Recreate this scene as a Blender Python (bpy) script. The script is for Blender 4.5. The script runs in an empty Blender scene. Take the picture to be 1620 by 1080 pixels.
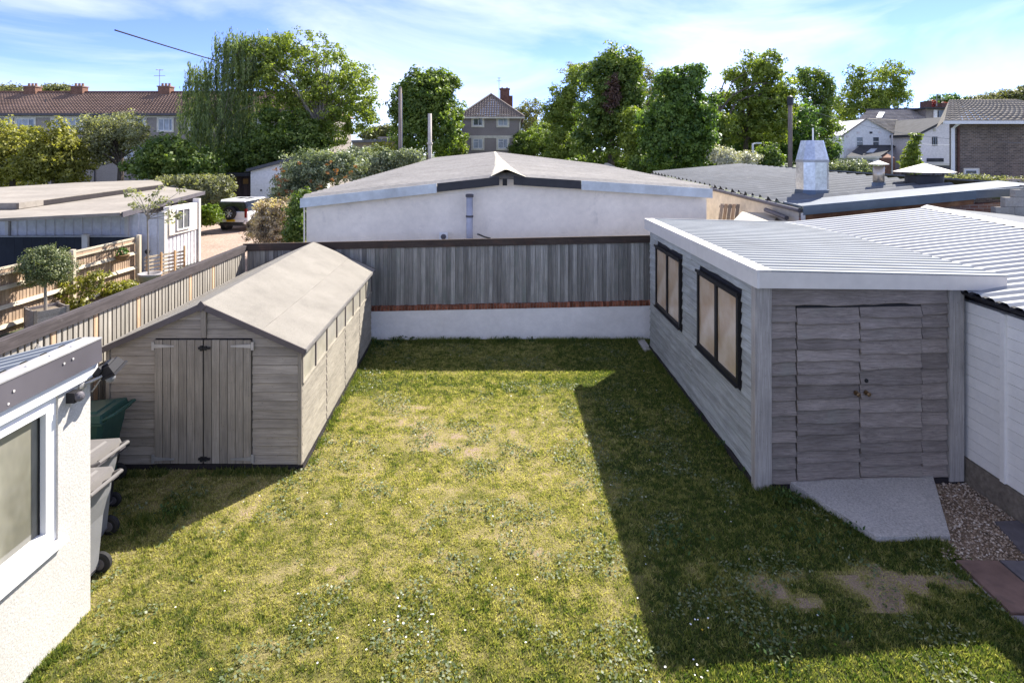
import bpy, math, random
import numpy as np
from mathutils import Vector, Matrix

# ---------------------------------------------------------------- camera, sky, sun, exposure
scene = bpy.context.scene
COL = scene.collection
FPX, HU, HV, EYE = 900.0, 810.0, 242.0, 4.3      # focal length in photo pixels, principal point, eye height
cd = bpy.data.cameras.new('camera'); cam = bpy.data.objects.new('camera', cd); COL.objects.link(cam)
cam.location = (0, 0, EYE); cam.rotation_euler = (math.pi/2, 0, 0)
cd.sensor_width = 36; cd.lens = 20.0; cd.shift_y = -(540-HV)/1620
cd.clip_start = .05; cd.clip_end = 2500
scene.camera = cam

SUN_DIR = Vector((.655, .85, 1.0)).normalized()     # towards the sun
SUN_EL = math.asin(SUN_DIR.z); SUN_AZ = math.atan2(SUN_DIR.x, SUN_DIR.y)
w = bpy.data.worlds.new('World'); scene.world = w; w.use_nodes = True
nt = w.node_tree; nt.nodes.clear()
def wn(t, **k):
    n = nt.nodes.new(t)
    for a, b in k.items(): setattr(n, a, b)
    return n
sky = wn('ShaderNodeTexSky', sky_type='NISHITA', sun_disc=False, sun_elevation=SUN_EL, sun_rotation=SUN_AZ,
         altitude=600, air_density=.55, dust_density=.02, ozone_density=2.5)
tc = wn('ShaderNodeTexCoord'); mp = wn('ShaderNodeMapping'); mp.inputs['Scale'].default_value = (1.0, 1.0, 3.2)
mp.inputs['Location'].default_value = (3.1, .4, 0)
no = wn('ShaderNodeTexNoise'); no.inputs['Scale'].default_value = 2.2; no.inputs['Detail'].default_value = 7
no.inputs['Roughness'].default_value = .55; no.inputs['Distortion'].default_value = .5
rp = wn('ShaderNodeValToRGB'); rp.color_ramp.elements[0].position = .40; rp.color_ramp.elements[1].position = .74
rp.color_ramp.elements[0].color = (.0,)*3+(1,); rp.color_ramp.elements[1].color = (.85,)*3+(1,)
tint = wn('ShaderNodeMix', data_type='RGBA', blend_type='MULTIPLY'); tint.inputs[0].default_value = 1
tint.inputs[7].default_value = (.70, .68, .93, 1)
mx = wn('ShaderNodeMix', data_type='RGBA'); mx.inputs[7].default_value = (4.3, 4.45, 4.7, 1)
bg = wn('ShaderNodeBackground'); bg.inputs['Strength'].default_value = .088
ow = wn('ShaderNodeOutputWorld')
L = nt.links.new
L(tc.outputs['Generated'], mp.inputs['Vector']); L(mp.outputs[0], no.inputs['Vector']); L(no.outputs['Fac'], rp.inputs[0])
L(rp.outputs[0], mx.inputs[0]); L(sky.outputs[0], tint.inputs[6]); L(tint.outputs[2], mx.inputs[6])
L(mx.outputs[2], bg.inputs['Color']); L(bg.outputs[0], ow.inputs['Surface'])

sl = bpy.data.lights.new('sun', 'SUN'); sl.energy = 2.9; sl.angle = math.radians(.5); sl.color = (1, .95, .87)
sun = bpy.data.objects.new('sun', sl); COL.objects.link(sun); sun.location = (20, 26, 30)
sun.rotation_euler = (-SUN_DIR).to_track_quat('-Z', 'Y').to_euler()
scene.view_settings.view_transform = 'Standard'; scene.view_settings.look = 'None'
scene.view_settings.exposure = 2.0; scene.view_settings.gamma = 1
scene.view_settings.use_curve_mapping = False
scene.render.engine = 'CYCLES'
scene.cycles.max_bounces = 6; scene.cycles.diffuse_bounces = 3; scene.cycles.glossy_bounces = 3
scene.cycles.transparent_max_bounces = 6; scene.cycles.use_denoising = True

# ---------------------------------------------------------------- helpers
R = random.Random(7); NR = np.random.default_rng(11)
def A(u, v, Y):
    """world point at depth Y seen at photo pixel u, v"""
    return Vector(((u-HU)/FPX*Y, Y, EYE-(v-HV)/FPX*Y))
def G(u, v, z=0.0):
    """world point at height z seen at photo pixel u, v"""
    return A(u, v, (EYE-z)*FPX/(v-HV))
def frame(O, ax, ay):
    O = Vector(O); ax = Vector(ax); ay = Vector(ay)
    return lambda x, y, z: (O.x+ax.x*x+ay.x*y, O.y+ax.y*x+ay.y*y, O.z+z)

class MB:
    def __init__(s, F=None): s.v = []; s.f = []; s.F = F
    def p(s, x, y, z):
        s.v.append(tuple(s.F(x, y, z)) if s.F else (x, y, z)); return len(s.v)-1
    def poly(s, pts): s.f.append([s.p(*q) for q in pts]); return s
    def hexa(s, a, b):
        """a, b: bottom and top quads, same winding"""
        i = [s.p(*q) for q in a]; j = [s.p(*q) for q in b]; n = len(i)
        s.f.append(i[::-1]); s.f.append(j)
        for k in range(n): s.f.append([i[k], i[(k+1) % n], j[(k+1) % n], j[k]])
        return s
    def box(s, x0, x1, y0, y1, z0, z1):
        return s.hexa([(x0,y0,z0),(x1,y0,z0),(x1,y1,z0),(x0,y1,z0)], [(x0,y0,z1),(x1,y0,z1),(x1,y1,z1),(x0,y1,z1)])
    def prism(s, pts, d):
        return s.hexa(pts, [(p[0]+d[0], p[1]+d[1], p[2]+d[2]) for p in pts])
    def tube(s, pts, r, n=8, cap=True):
        pts = [Vector(p) for p in pts]
        rs = r if isinstance(r, (list, tuple)) else [r]*len(pts)
        rings = []; m = len(pts)
        for k, P in enumerate(pts):
            t = (pts[min(k+1, m-1)]-pts[max(k-1, 0)]).normalized()
            up = Vector((0, 0, 1)) if abs(t.z) < .9 else Vector((1, 0, 0))
            a = t.cross(up).normalized(); b = a.cross(t)
            rings.append([s.p(*(P+(a*math.cos(2*math.pi*q/n)+b*math.sin(2*math.pi*q/n))*rs[k])) for q in range(n)])
        for k in range(m-1):
            for q in range(n): s.f.append([rings[k][q], rings[k][(q+1) % n], rings[k+1][(q+1) % n], rings[k+1][q]])
        if cap: s.f.append(rings[0][::-1]); s.f.append(rings[-1])
        return s
    def lathe(s, c, prof, n=20, axis='z'):
        rings = []
        for r, h in prof:
            ring = []
            for q in range(n):
                a = 2*math.pi*q/n; x, y = r*math.cos(a), r*math.sin(a)
                o = (x, y, h) if axis == 'z' else ((h, x, y) if axis == 'x' else (x, h, y))
                ring.append(s.p(c[0]+o[0], c[1]+o[1], c[2]+o[2]))
            rings.append(ring)
        for k in range(len(rings)-1):
            for q in range(n): s.f.append([rings[k][q], rings[k][(q+1) % n], rings[k+1][(q+1) % n], rings[k+1][q]])
        s.f.append(rings[0][::-1]); s.f.append(rings[-1]); return s
    def mesh(s, name, smooth=False, center=None):
        V = np.array(s.v); c = V.mean(0) if center is None else np.array(center)
        me = bpy.data.meshes.new(name); me.from_pydata([tuple(q) for q in V-c], [], s.f)
        me.update()
        if smooth: me.polygons.foreach_set('use_smooth', [True]*len(me.polygons))
        return me, Vector(c)
    def obj(s, name, mat, parent=None, smooth=False, kind=None, base=False, fix=True):
        V = np.array(s.v)
        c = None
        if parent is None: c = (V[:,0].mean(), V[:,1].mean(), V[:,2].min())
        me, c = s.mesh(name, smooth, c)
        if fix:
            import bmesh
            bm = bmesh.new(); bm.from_mesh(me); bmesh.ops.recalc_face_normals(bm, faces=bm.faces); bm.to_mesh(me); bm.free()
        return link(name, me, mat, c, parent, kind)

def wloc(o):
    v = Vector((0,0,0))
    while o is not None: v = v + Vector(o.location); o = o.parent
    return v
def link(name, me, mat, loc, parent=None, kind=None):
    o = bpy.data.objects.new(name, me); COL.objects.link(o)
    if mat is not None and not me.materials: me.materials.append(mat)
    o.location = Vector(loc)
    if parent is not None: o.parent = parent; o.location = Vector(loc)-wloc(parent)
    if kind: o['kind'] = kind
    return o
def thing(name, label, cat, loc=(0,0,0), group=None):
    o = bpy.data.objects.new(name, None); COL.objects.link(o); o.location = loc; o.empty_display_size = .2
    return tag(o, label, cat, group)
def tag(o, label=None, cat=None, group=None, kind=None):
    if label: o['label'] = label
    if cat: o['category'] = cat
    if group: o['group'] = group
    if kind: o['kind'] = kind
    return o
def npmesh(name, verts, faces, tint=None, smooth=False):
    """faces: M x k array with constant k; tint: per face float attribute"""
    me = bpy.data.meshes.new(name); verts = np.asarray(verts, np.float32); faces = np.asarray(faces, np.int32)
    M, k = faces.shape
    me.vertices.add(len(verts)); me.vertices.foreach_set('co', verts.ravel())
    me.loops.add(M*k); me.loops.foreach_set('vertex_index', faces.ravel())
    me.polygons.add(M); me.polygons.foreach_set('loop_start', np.arange(0, M*k, k, dtype=np.int32))
    me.polygons.foreach_set('loop_total', np.full(M, k, np.int32))
    if smooth: me.polygons.foreach_set('use_smooth', np.ones(M, bool))
    if tint is not None:
        at = me.attributes.new('tint', 'FLOAT', 'FACE'); at.data.foreach_set('value', np.asarray(tint, np.float32))
    me.update(calc_edges=True); return me
def vnoise(x, y, seed=0, octs=4):
    """value noise in numpy, 0..1"""
    def h(i, j, s): 
        n = (i*374761393 + j*668265263 + s*1442695041) & 0x7fffffff
        n = ((n ^ (n >> 13)) * 1274126177) & 0x7fffffff
        return ((n ^ (n >> 16)) & 0xffff)/65535.0
    t = 0; amp = 1; tot = 0
    for o in range(octs):
        xi = np.floor(x).astype(np.int64); yi = np.floor(y).astype(np.int64); fx = x-xi; fy = y-yi
        fx = fx*fx*(3-2*fx); fy = fy*fy*(3-2*fy)
        a = h(xi, yi, seed+o); b = h(xi+1, yi, seed+o); c = h(xi, yi+1, seed+o); d = h(xi+1, yi+1, seed+o)
        t = t + amp*((a*(1-fx)+b*fx)*(1-fy)+(c*(1-fx)+d*fx)*fy); tot += amp; amp *= .5; x = x*2.03+17; y = y*2.03+5
    return t/tot

# ---------------------------------------------------------------- materials
class NT:
    def __init__(s, name):
        s.m = bpy.data.materials.new(name); s.m.use_nodes = True; s.t = s.m.node_tree
        s.b = s.t.nodes['Principled BSDF']; s.out = s.t.nodes['Material Output']
        s.tc = s.n('ShaderNodeTexCoord'); s.oi = s.n('ShaderNodeObjectInfo')
    def n(s, t, **k):
        q = s.t.nodes.new(t)
        for a, b in k.items(): setattr(q, a, b)
        return q
    def l(s, a, b): s.t.links.new(a, b)
    def coord(s, scale=(1,1,1), rnd=True, out='Object'):
        m = s.n('ShaderNodeMapping'); m.inputs['Scale'].default_value = scale
        src = s.tc.outputs[out]
        if rnd:
            a = s.n('ShaderNodeVectorMath', operation='ADD'); mu = s.n('ShaderNodeMath', operation='MULTIPLY'); mu.inputs[1].default_value = 53.0
            s.l(s.oi.outputs['Random'], mu.inputs[0]); s.l(src, a.inputs[0]); s.l(mu.outputs[0], a.inputs[1]); src = a.outputs[0]
        s.l(src, m.inputs['Vector']); return m.outputs[0]
    def noise(s, vec, scale=5, detail=5, rough=.6, dist=0):
        q = s.n('ShaderNodeTexNoise'); q.inputs['Scale'].default_value = scale; q.inputs['Detail'].default_value = detail
        q.inputs['Roughness'].default_value = rough; q.inputs['Distortion'].default_value = dist
        s.l(vec, q.inputs['Vector']); return q.outputs['Fac']
    def ramp(s, fac, stops):
        q = s.n('ShaderNodeValToRGB'); e = q.color_ramp.elements
        while len(e) < len(stops): e.new(.5)
        for el, (p, c) in zip(e, stops):
            el.position = p; el.color = (tuple(c) if hasattr(c, '__len__') else (c,)*3)+(1,)
        s.l(fac, q.inputs[0]); return q.outputs[0]
    def mix(s, fac, a, b, mode='MIX'):
        q = s.n('ShaderNodeMix', data_type='RGBA', blend_type=mode)
        for i, v in ((0, fac), (6, a), (7, b)):
            sock = q.inputs[i]
            if hasattr(v, 'is_linked'): s.l(v, sock)
            elif hasattr(v, '__len__'): sock.default_value = tuple(v)+(1,)
            else: sock.default_value = v if i == 0 else (v, v, v, 1)
        return q.outputs[2]
    def vary(s, col, amt):
        """multiply by a per-object brightness"""
        mr = s.n('ShaderNodeMapRange'); mr.inputs['To Min'].default_value = 1-amt; mr.inputs['To Max'].default_value = 1+amt
        s.l(s.oi.outputs['Random'], mr.inputs['Value'])
        q = s.n('ShaderNodeVectorMath', operation='SCALE'); s.l(col, q.inputs[0]); s.l(mr.outputs[0], q.inputs['Scale']); return q.outputs[0]
    def bump(s, h, strength=.3, dist=.01):
        q = s.n('ShaderNodeBump'); q.inputs['Strength'].default_value = strength; q.inputs['Distance'].default_value = dist
        s.l(h, q.inputs['Height']); s.l(q.outputs[0], s.b.inputs['Normal'])
    def done(s, col, rough=.8, metal=0, spec=.5):
        if hasattr(col, 'is_linked'): s.l(col, s.b.inputs['Base Color'])
        else: s.b.inputs['Base Color'].default_value = tuple(col)+(1,)
        if hasattr(rough, 'is_linked'): s.l(rough, s.b.inputs['Roughness'])
        else: s.b.inputs['Roughness'].default_value = rough
        s.b.inputs['Metallic'].default_value = metal; s.b.inputs['Specular IOR Level'].default_value = spec
        return s.m

def plain(name, col, rough=.7, metal=0, n1=(6, .12), n2=(1.2, .15), bump=(60, .15), vary=0, spec=.22, dirt=None):
    t = NT(name); c0 = t.coord()
    a = t.noise(c0, n1[0], 6); b = t.noise(c0, n2[0], 3)
    c = t.mix(1, t.ramp(a, [(.3, 1-n1[1]), (.7, 1+n1[1])]), t.ramp(b, [(.3, 1-n2[1]), (.7, 1+n2[1])]), 'MULTIPLY')
    c = t.mix(1, c, col, 'MULTIPLY')
    if dirt:
        d = t.noise(c0, dirt[1], 8, .65, .4)
        c = t.mix(t.ramp(d, [(dirt[2], 0), (dirt[2]+.16, dirt[3])]), c, dirt[0])
    if vary: c = t.vary(c, vary)
    if bump: t.bump(t.noise(c0, bump[0], 4), bump[1], .01)
    return t.done(c, rough, metal, spec)
def wood(name, dark, light, axis, rough=.85, vary=.15, stain=None, gs=1.0, streak=None):
    """weathered timber, grain running along axis (0 x, 1 y, 2 z)"""
    t = NT(name); sc = [22*gs]*3; sc[axis] = .9*gs
    g0 = t.coord(tuple(sc)); g1 = t.noise(g0, 1.6, 7, .62, .35)
    sc2 = [70*gs]*3; sc2[axis] = 2.2
    g2 = t.noise(t.coord(tuple(sc2)), 1.5, 3, .6)
    col = t.ramp(g1, [(.3, dark), (.68, light)])
    col = t.mix(1, col, t.ramp(g2, [(.35, .80), (.62, 1.1)]), 'MULTIPLY')
    big = t.noise(t.coord((1,1,1)), 1.7, 4)
    col = t.mix(1, col, t.ramp(big, [(.3, .82), (.7, 1.14)]), 'MULTIPLY')
    vo = t.n('ShaderNodeTexVoronoi'); k = [7.5]*3; k[axis] = 2.2
    t.l(t.coord(tuple(k)), vo.inputs['Vector'])
    col = t.mix(t.ramp(vo.outputs['Distance'], [(.05, .75), (.13, 0)]), col, tuple(.35*x for x in dark))
    if stain:
        st = t.noise(t.coord((1.1,1.1,1.1)), 2.1, 6, .6, .6)
        col = t.mix(t.ramp(st, [(stain[1], 0), (stain[1]+.2, stain[2])]), col, stain[0])
    if streak:
        sc3 = [6]*3; sc3[axis] = .5
        st = t.noise(t.coord(tuple(sc3)), 1.4, 4, .6, .3)
        col = t.mix(t.ramp(st, [(streak[1], 0), (streak[1]+.18, streak[2])]), col, streak[0])
    col = t.vary(col, vary); t.bump(g1, .45, .006)
    return t.done(col, rough, 0, .25)
def leafmat(name, dark, light, trans=.56, rough=.45, sheen=.4):
    t = NT(name); at = t.n('ShaderNodeAttribute', attribute_name='tint')
    col = t.ramp(at.outputs['Fac'], [(0, dark), (1, light)])
    t.done(col, rough, 0, sheen)
    tr = t.n('ShaderNodeBsdfTranslucent'); m = t.n('ShaderNodeMixShader'); m.inputs[0].default_value = trans
    t.l(t.mix(1, col, (1.9, 1.95, .7), 'MULTIPLY'), tr.inputs['Color'])
    t.l(t.b.outputs[0], m.inputs[1]); t.l(tr.outputs[0], m.inputs[2]); t.l(m.outputs[0], t.out.inputs['Surface'])
    return t.m
def glass(name, col, rough=.05, n=.1):
    t = NT(name); a = t.noise(t.coord((1,1,.6)), 2.5, 3)
    return t.done(t.mix(1, t.ramp(a, [(.35, 1-n*3), (.7, 1+n*3)]), col, 'MULTIPLY'), rough, 0, .7)
# ---------------------------------------------------------------- material library
WOOD_F = ((.19,.175,.165), (.36,.33,.30))
M = {}
M['shed_x'] = wood('shed wood x', (.285,.25,.21), (.395,.345,.29), 0, vary=.13)
M['shed_y'] = wood('shed wood y', (.27,.24,.195), (.345,.31,.25), 1, vary=.09)
M['shed_z'] = wood('shed wood z', (.255,.222,.182), (.345,.302,.25), 2, vary=.13)
M['waney_x'] = wood('waney wood x', (.19,.156,.134), (.315,.265,.228), 0, vary=.22, stain=((.25,.26,.21), .58, .35), streak=((.11,.09,.075), .62, .5), gs=1.5)
M['waney_y'] = wood('waney wood y', (.285,.285,.27), (.41,.42,.40), 1, vary=.16, stain=((.31,.33,.29), .52, .5), streak=((.13,.12,.105), .60, .5))
M['post_z'] = wood('post wood z', (.31,.28,.25), (.42,.38,.34), 2, vary=.06)
M['fence_back'] = wood('back fence wood', (.19,.182,.165), (.38,.365,.335), 2, vary=.36, stain=((.17,.20,.165), .52, .6))
M['fence_side'] = wood('side fence wood', (.285,.258,.215), (.44,.40,.34), 2, vary=.10)
M['fence_side_back'] = wood('side fence rear wood', (.20,.175,.14), (.33,.29,.235), 2, vary=.12)
M['cap_dark'] = wood('dark capping wood', (.055,.045,.045), (.095,.08,.078), 1, vary=.05, stain=((.36,.33,.30), .66, .7))
M['cap_dark_x'] = wood('dark capping wood x', (.05,.036,.03), (.085,.064,.052), 0, vary=.05, stain=((.16,.085,.055), .55, .6))
M['brown_wood'] = wood('brown fence wood', (.30,.20,.135), (.50,.37,.26), 2, vary=.2)
M['pale_wood'] = wood('pale timber', (.50,.42,.31), (.68,.59,.45), 1, vary=.1)
M['pale_wood_z'] = wood('pale timber z', (.50,.42,.31), (.68,.59,.45), 2, vary=.1)
M['orange_wood'] = wood('orange timber', (.40,.24,.12), (.58,.38,.2), 2, vary=.25)
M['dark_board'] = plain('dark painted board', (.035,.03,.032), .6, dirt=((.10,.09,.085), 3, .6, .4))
M['barge'] = plain('purple brown barge board', (.125,.105,.10), .75, vary=.05)
M['felt'] = plain('mineral roof felt', (.262,.24,.205), .95, n1=(120, .30), n2=(1.6, .12), bump=(200, .8), dirt=((.19,.175,.15), 2.6, .56, .45))
M['felt_edge'] = plain('felt edge', (.21,.195,.18), .95, bump=(200,.4))
M['styrene'] = plain('clouded shed glazing', (.42,.385,.31), .22, n1=(3,.15), n2=(.7,.15), bump=(3,.05), spec=.6)
M['hinge'] = plain('galvanised hinge', (.46,.44,.42), .5, .4)
M['black_iron'] = plain('black iron', (.02,.02,.022), .5)
M['white_trim'] = plain('white coated trim', (.66,.62,.575), .45, n1=(8,.04), n2=(1,.05), bump=None)
M['off_trim'] = plain('cream trim', (.64,.585,.52), .5, n1=(8,.04), n2=(1,.06), bump=None, dirt=((.42,.39,.35), 3, .62, .3))
M['zinc'] = plain('bright profiled steel', (.25,.265,.275), .6, 0, n1=(2,.08), n2=(.5,.1), bump=None, spec=.12, dirt=((.36,.37,.38), 3, .60, .45))
M['zinc_garage'] = plain('white profiled steel', (.31,.32,.335), .6, 0, n1=(2,.06), n2=(.5,.08), bump=None, spec=.12, dirt=((.42,.42,.42), 2.5, .62, .4))
M['roof_old'] = plain('weathered fibre sheet', (.34,.315,.285), .95, n1=(9,.14), n2=(.8,.14), bump=(50,.3), dirt=((.30,.28,.25), 2.2, .56, .5))
M['roof_blue'] = plain('grey blue roof sheet', (.145,.152,.163), .75, 0, n1=(3,.12), n2=(.6,.14), bump=None, spec=.12, dirt=((.27,.26,.25), 1.6, .55, .5))
M['win_black'] = plain('black window frame', (.018,.016,.016), .4, bump=None)
M['twin'] = None
M['pvc'] = plain('white plastic frame', (.80,.79,.78), .35, n1=(4,.02), n2=(1,.03), bump=None)
M['render'] = plain('white painted render', (.88,.84,.79), .9, n1=(9,.05), n2=(1.2,.07), bump=(30,.5), dirt=((.50,.48,.45), 1.6, .57, .45))
M['dash'] = plain('white pebble dash', (.52,.495,.455), .9, n1=(70,.20), n2=(1.5,.05), bump=(55,.45), dirt=((.52,.43,.34), 34, .66, .5))
M['brick_edge'] = plain('red brick', (.27,.105,.062), .9, n1=(20,.25), n2=(5,.3), vary=.45, dirt=((.12,.06,.045), 9, .58, .6))
M['mortar'] = plain('mortar', (.33,.29,.25), .95)
M['concrete'] = plain('rough concrete', (.46,.425,.39), .95, n1=(45,.30), n2=(1.3,.12), bump=(80,.7), dirt=((.27,.25,.24), 14, .58, .45))
M['footing'] = plain('dirty concrete footing', (.20,.165,.13), .95, n1=(18,.3), n2=(3,.25), bump=(40,.6), dirt=((.09,.085,.05), 3, .5, .6))
M['garage_panel'] = plain('white garage panel', (.84,.79,.725), .6, n1=(14,.04), n2=(1,.05), bump=(40,.2), dirt=((.55,.52,.48), 4, .64, .3))
M['fascia_dark'] = plain('dark grey fascia', (.11,.10,.11), .5, n1=(3,.06), bump=None)
M['lawn'] = None
M['stone_red'] = plain('red sandstone slab', (.20,.125,.10), .9, n1=(7,.16), n2=(2,.25), bump=(30,.5), vary=.15, dirt=((.11,.08,.07), 5, .55, .6))
M['stone_grey'] = plain('purple grey slab', (.165,.145,.15), .9, n1=(7,.16), n2=(2,.25), bump=(30,.5), vary=.2, dirt=((.09,.08,.085), 5, .55, .5))
M['bin_grey'] = plain('grey bin plastic', (.20,.20,.205), .55, n1=(5,.06), n2=(2,.1), bump=(70,.1), dirt=((.25,.24,.23), 4, .58, .4))
M['bin_lid'] = plain('sun bleached lid', (.17,.157,.147), .65, n1=(5,.06), n2=(2,.1), bump=(70,.1), dirt=((.33,.30,.27), 5, .58, .4))
M['bin_trim'] = plain('dark bin trim', (.12,.11,.12), .5, bump=None)
M['bin_green'] = plain('dark green plastic', (.03,.075,.06), .4, bump=(70,.1), dirt=((.10,.14,.12), 5, .58, .3))
M['rubber'] = plain('black rubber', (.025,.024,.024), .8, bump=None)
M['black_plastic'] = plain('black plastic', (.022,.021,.024), .6, bump=None, spec=.2)

# ---------------------------------------------------------------- ground, lawn, gravel
def gh(x, y):
    t = np.clip((np.asarray(y, float)-22)/12, 0, 1); return -.13*t*t*(3-2*t)
def gridmesh(name, xs, ys, zf, attr=None, cellmask=None):
    X, Y = np.meshgrid(xs, ys); V = np.stack([X, Y, zf(X, Y)], -1).reshape(-1, 3)
    nx, ny = len(xs), len(ys); I = np.arange(nx*ny).reshape(ny, nx)
    F = np.stack([I[:-1,:-1], I[:-1,1:], I[1:,1:], I[1:,:-1]], -1).reshape(-1, 4)
    cx = ((X[:-1,:-1]+X[1:,1:])/2).ravel(); cy = ((Y[:-1,:-1]+Y[1:,1:])/2).ravel()
    if cellmask is not None: k = cellmask(cx, cy); F = F[k]; cx = cx[k]; cy = cy[k]
    return npmesh(name, V, F, attr(cx, cy) if attr else None, True)

t = NT('ground earth'); c = t.coord((1,1,1), False)
col = t.ramp(t.noise(c, .35, 8, .65), [(.35,(.05,.07,.02)), (.6,(.09,.10,.04)), (.8,(.14,.13,.08))])
t.bump(t.noise(c, 6, 5), .5, .05); M['ground'] = t.done(col, .95)
xs = np.concatenate([[-900,-400,-200,-120,-80], np.arange(-60,61,4.0), [80,120,200,400,900]])
ys = np.concatenate([[-200,-60,-20], np.arange(-8,20,4.0), np.arange(20,37,1.5), [40,50,60,80,120,200,400,1200]])
tag(link('ground', gridmesh('ground', xs, ys, lambda x, y: gh(x, y)-.03), M['ground'], (0,0,0)), kind='structure')

PATCH = [(2.62,5.67,.30,.26,.95),(3.62,5.72,.62,.24,.8),(3.55,5.42,.34,.16,.75),(4.25,5.55,.30,.22,.8),(1.9,5.95,.25,.14,.5),
         (-1.75,9.2,.42,.30,.75),(-1.35,8.5,.5,.3,.5),(-.75,8.3,.45,.26,.6),(.1,8.7,.3,.2,.4),(-1.6,5.9,.5,.3,.4),(-3.2,6.9,.4,.2,.5),
         (-1.4,7.3,.6,.3,.4),(.3,6.2,.5,.3,.35),(-2.0,4.85,.5,.15,.4),(.6,7.6,.5,.3,.3)]
def dry_and_shade(x, y):
    n1 = vnoise(x*.75+9, y*.75+3, 3, 3); n2 = vnoise(x*2.6, y*2.6, 8, 4); n3 = vnoise(x*8, y*8, 21, 3)
    mid = np.exp(-((x+.2)/2.4)**2-((y-7.9)/2.3)**2)
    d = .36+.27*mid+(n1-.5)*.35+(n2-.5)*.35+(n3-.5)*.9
    xr, yr = x*.82+y*.57, y*.82-x*.57; w1 = vnoise(xr*3.3+40, yr*3.3+11, 61, 5); w2 = vnoise(yr*7.1+3, xr*7.1+19, 62, 4)
    for px, py, rx, ry, s in PATCH:
        q = ((x-px+(w1-.5)*.5)/rx)**2+((y-py+(w2-.5)*.4)/ry)**2+(w1-.5)*2.6+(w2-.5)*1.8
        d = d+np.where(px > 1.4, 1.25, .5)*s*np.clip((1.35-q)*.75, 0, 1)*(.5+1.0*w2)
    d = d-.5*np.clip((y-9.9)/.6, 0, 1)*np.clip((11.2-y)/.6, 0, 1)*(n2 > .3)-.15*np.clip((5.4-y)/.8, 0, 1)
    d = d-.42*np.clip((x-1.0)/.6, 0, 1)-.30*np.clip((y-11.1)/.3, 0, 1)  # shade painted into the tint where outbuilding and rear fence shadows fall
    return np.clip(d, 0, 1)
SO = (-5.50, 7.73); SAX = (1.0, 0.0); SAY = (-.064, .998); SW, SL = 2.64, 5.15
WO = (3.13, 7.26); WAX = (.998, .062); WAY = (-.0186, .9998); WW, WL = 2.745, 5.2
RAMP = [(3.54,7.27),(4.03,6.29),(4.86,6.31),(5.46,7.38)]
GRAV = [(4.75,5.99),(6.0,5.99),(6.0,7.6),(5.3,7.6),(4.84,6.33)]
def inpoly(x, y, P):
    r = np.zeros(np.shape(x), bool); n = len(P)
    for k in range(n):
        (x1, y1), (x2, y2) = P[k], P[(k+1) % n]
        r ^= ((y1 > y) != (y2 > y)) & (x < (x2-x1)*(y-y1)/(y2-y1+1e-12)+x1)
    return r
def fpoly(O, ax, ay, w, l): return [(O[0]+ax[0]*a+ay[0]*b, O[1]+ax[1]*a+ay[1]*b) for a, b in ((0,0),(w,0),(w,l),(0,l))]
def nolawn(x, y):
    return inpoly(x, y, fpoly(SO, SAX, SAY, SW, SL)) | inpoly(x, y, fpoly(WO, WAX, WAY, WW, WL)) | inpoly(x, y, RAMP) | inpoly(x, y, GRAV) \
        | ((x > 4.63) & (y < 5.98)) | ((x < -3.99) & (y < 5.36)) | (y > 13.05) | (x > 5.9) | (x < -6.18+.0516*(13.08-y)+.1)
t = NT('lawn thatch'); at = t.n('ShaderNodeAttribute', attribute_name='tint'); c = t.coord((1,1,1), False)
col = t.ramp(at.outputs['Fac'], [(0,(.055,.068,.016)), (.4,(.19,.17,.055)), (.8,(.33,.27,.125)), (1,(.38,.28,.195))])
col = t.mix(1, col, t.ramp(t.noise(c, 55, 6, .7), [(.3,.55),(.7,1.25)]), 'MULTIPLY')
t.bump(t.noise(c, 40, 5, .7), .9, .03); M['lawn'] = t.done(col, .95, 0, .2)
lw = link('lawn', gridmesh('lawn', np.arange(-6.2,6.0,.06), np.arange(1.0,13.2,.06), lambda x, y: 0*x+.012*(vnoise(x*1.3,y*1.3,5,3)-.5), dry_and_shade,
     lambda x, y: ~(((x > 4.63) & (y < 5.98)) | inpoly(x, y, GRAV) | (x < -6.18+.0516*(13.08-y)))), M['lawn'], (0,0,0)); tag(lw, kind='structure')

def rect_samples(n, x0, x1, y0, y1, w=None):
    x = NR.uniform(x0, x1, n); y = NR.uniform(y0, y1, n); return x, y
# individual blades of grass, one joined mesh
def blades(n, x0, x1, y0, y1, hmul=1.0, wid=.006):
    x, y = rect_samples(n, x0, x1, y0, y1)
    d = dry_and_shade(x, y); keep = (~nolawn(x, y)) & (NR.random(n) > np.where(x > 1.4, np.clip(d*1.0-.25, 0, .72), np.clip(d*.95-.25, 0, .65)))
    keep &= abs(x) < (y*.95+.4)
    x = x[keep]; y = y[keep]; d = d[keep]; n = len(x)
    h = NR.uniform(.010, .036, n)*(.55+.9*vnoise(x*13, y*13, 44, 2))*hmul*(1-.45*d)*(.7+.7*vnoise(x*1.7, y*1.7, 31, 3)); a = NR.uniform(0, 6.283, n); wv = NR.uniform(.6, 1.3, n)*wid*(1+.05*y)
    lean = NR.uniform(.2, 1.1, n)*h; la = NR.uniform(0, 6.283, n)
    V = np.zeros((n, 3, 3)); V[:,0,0] = x-np.cos(a)*wv; V[:,0,1] = y-np.sin(a)*wv; V[:,1,0] = x+np.cos(a)*wv; V[:,1,1] = y+np.sin(a)*wv
    V[:,2,0] = x+np.cos(la)*lean; V[:,2,1] = y+np.sin(la)*lean; V[:,2,2] = h
    V[:,:2,2] = -.004
    n4 = vnoise(x*19+3, y*19+7, 91, 2); n5 = vnoise(x*45, y*45, 17, 2)
    tint = np.clip(d*.62+(n4-.5)*.75+(n5-.5)*.55+NR.normal(0, .14, n)+.17+.09*np.clip((1.3-x)/.5, 0, 1), 0, 1)  # last term paints a paler, sunlit tint on the left part of the lawn
    return V.reshape(-1,3), tint
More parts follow.
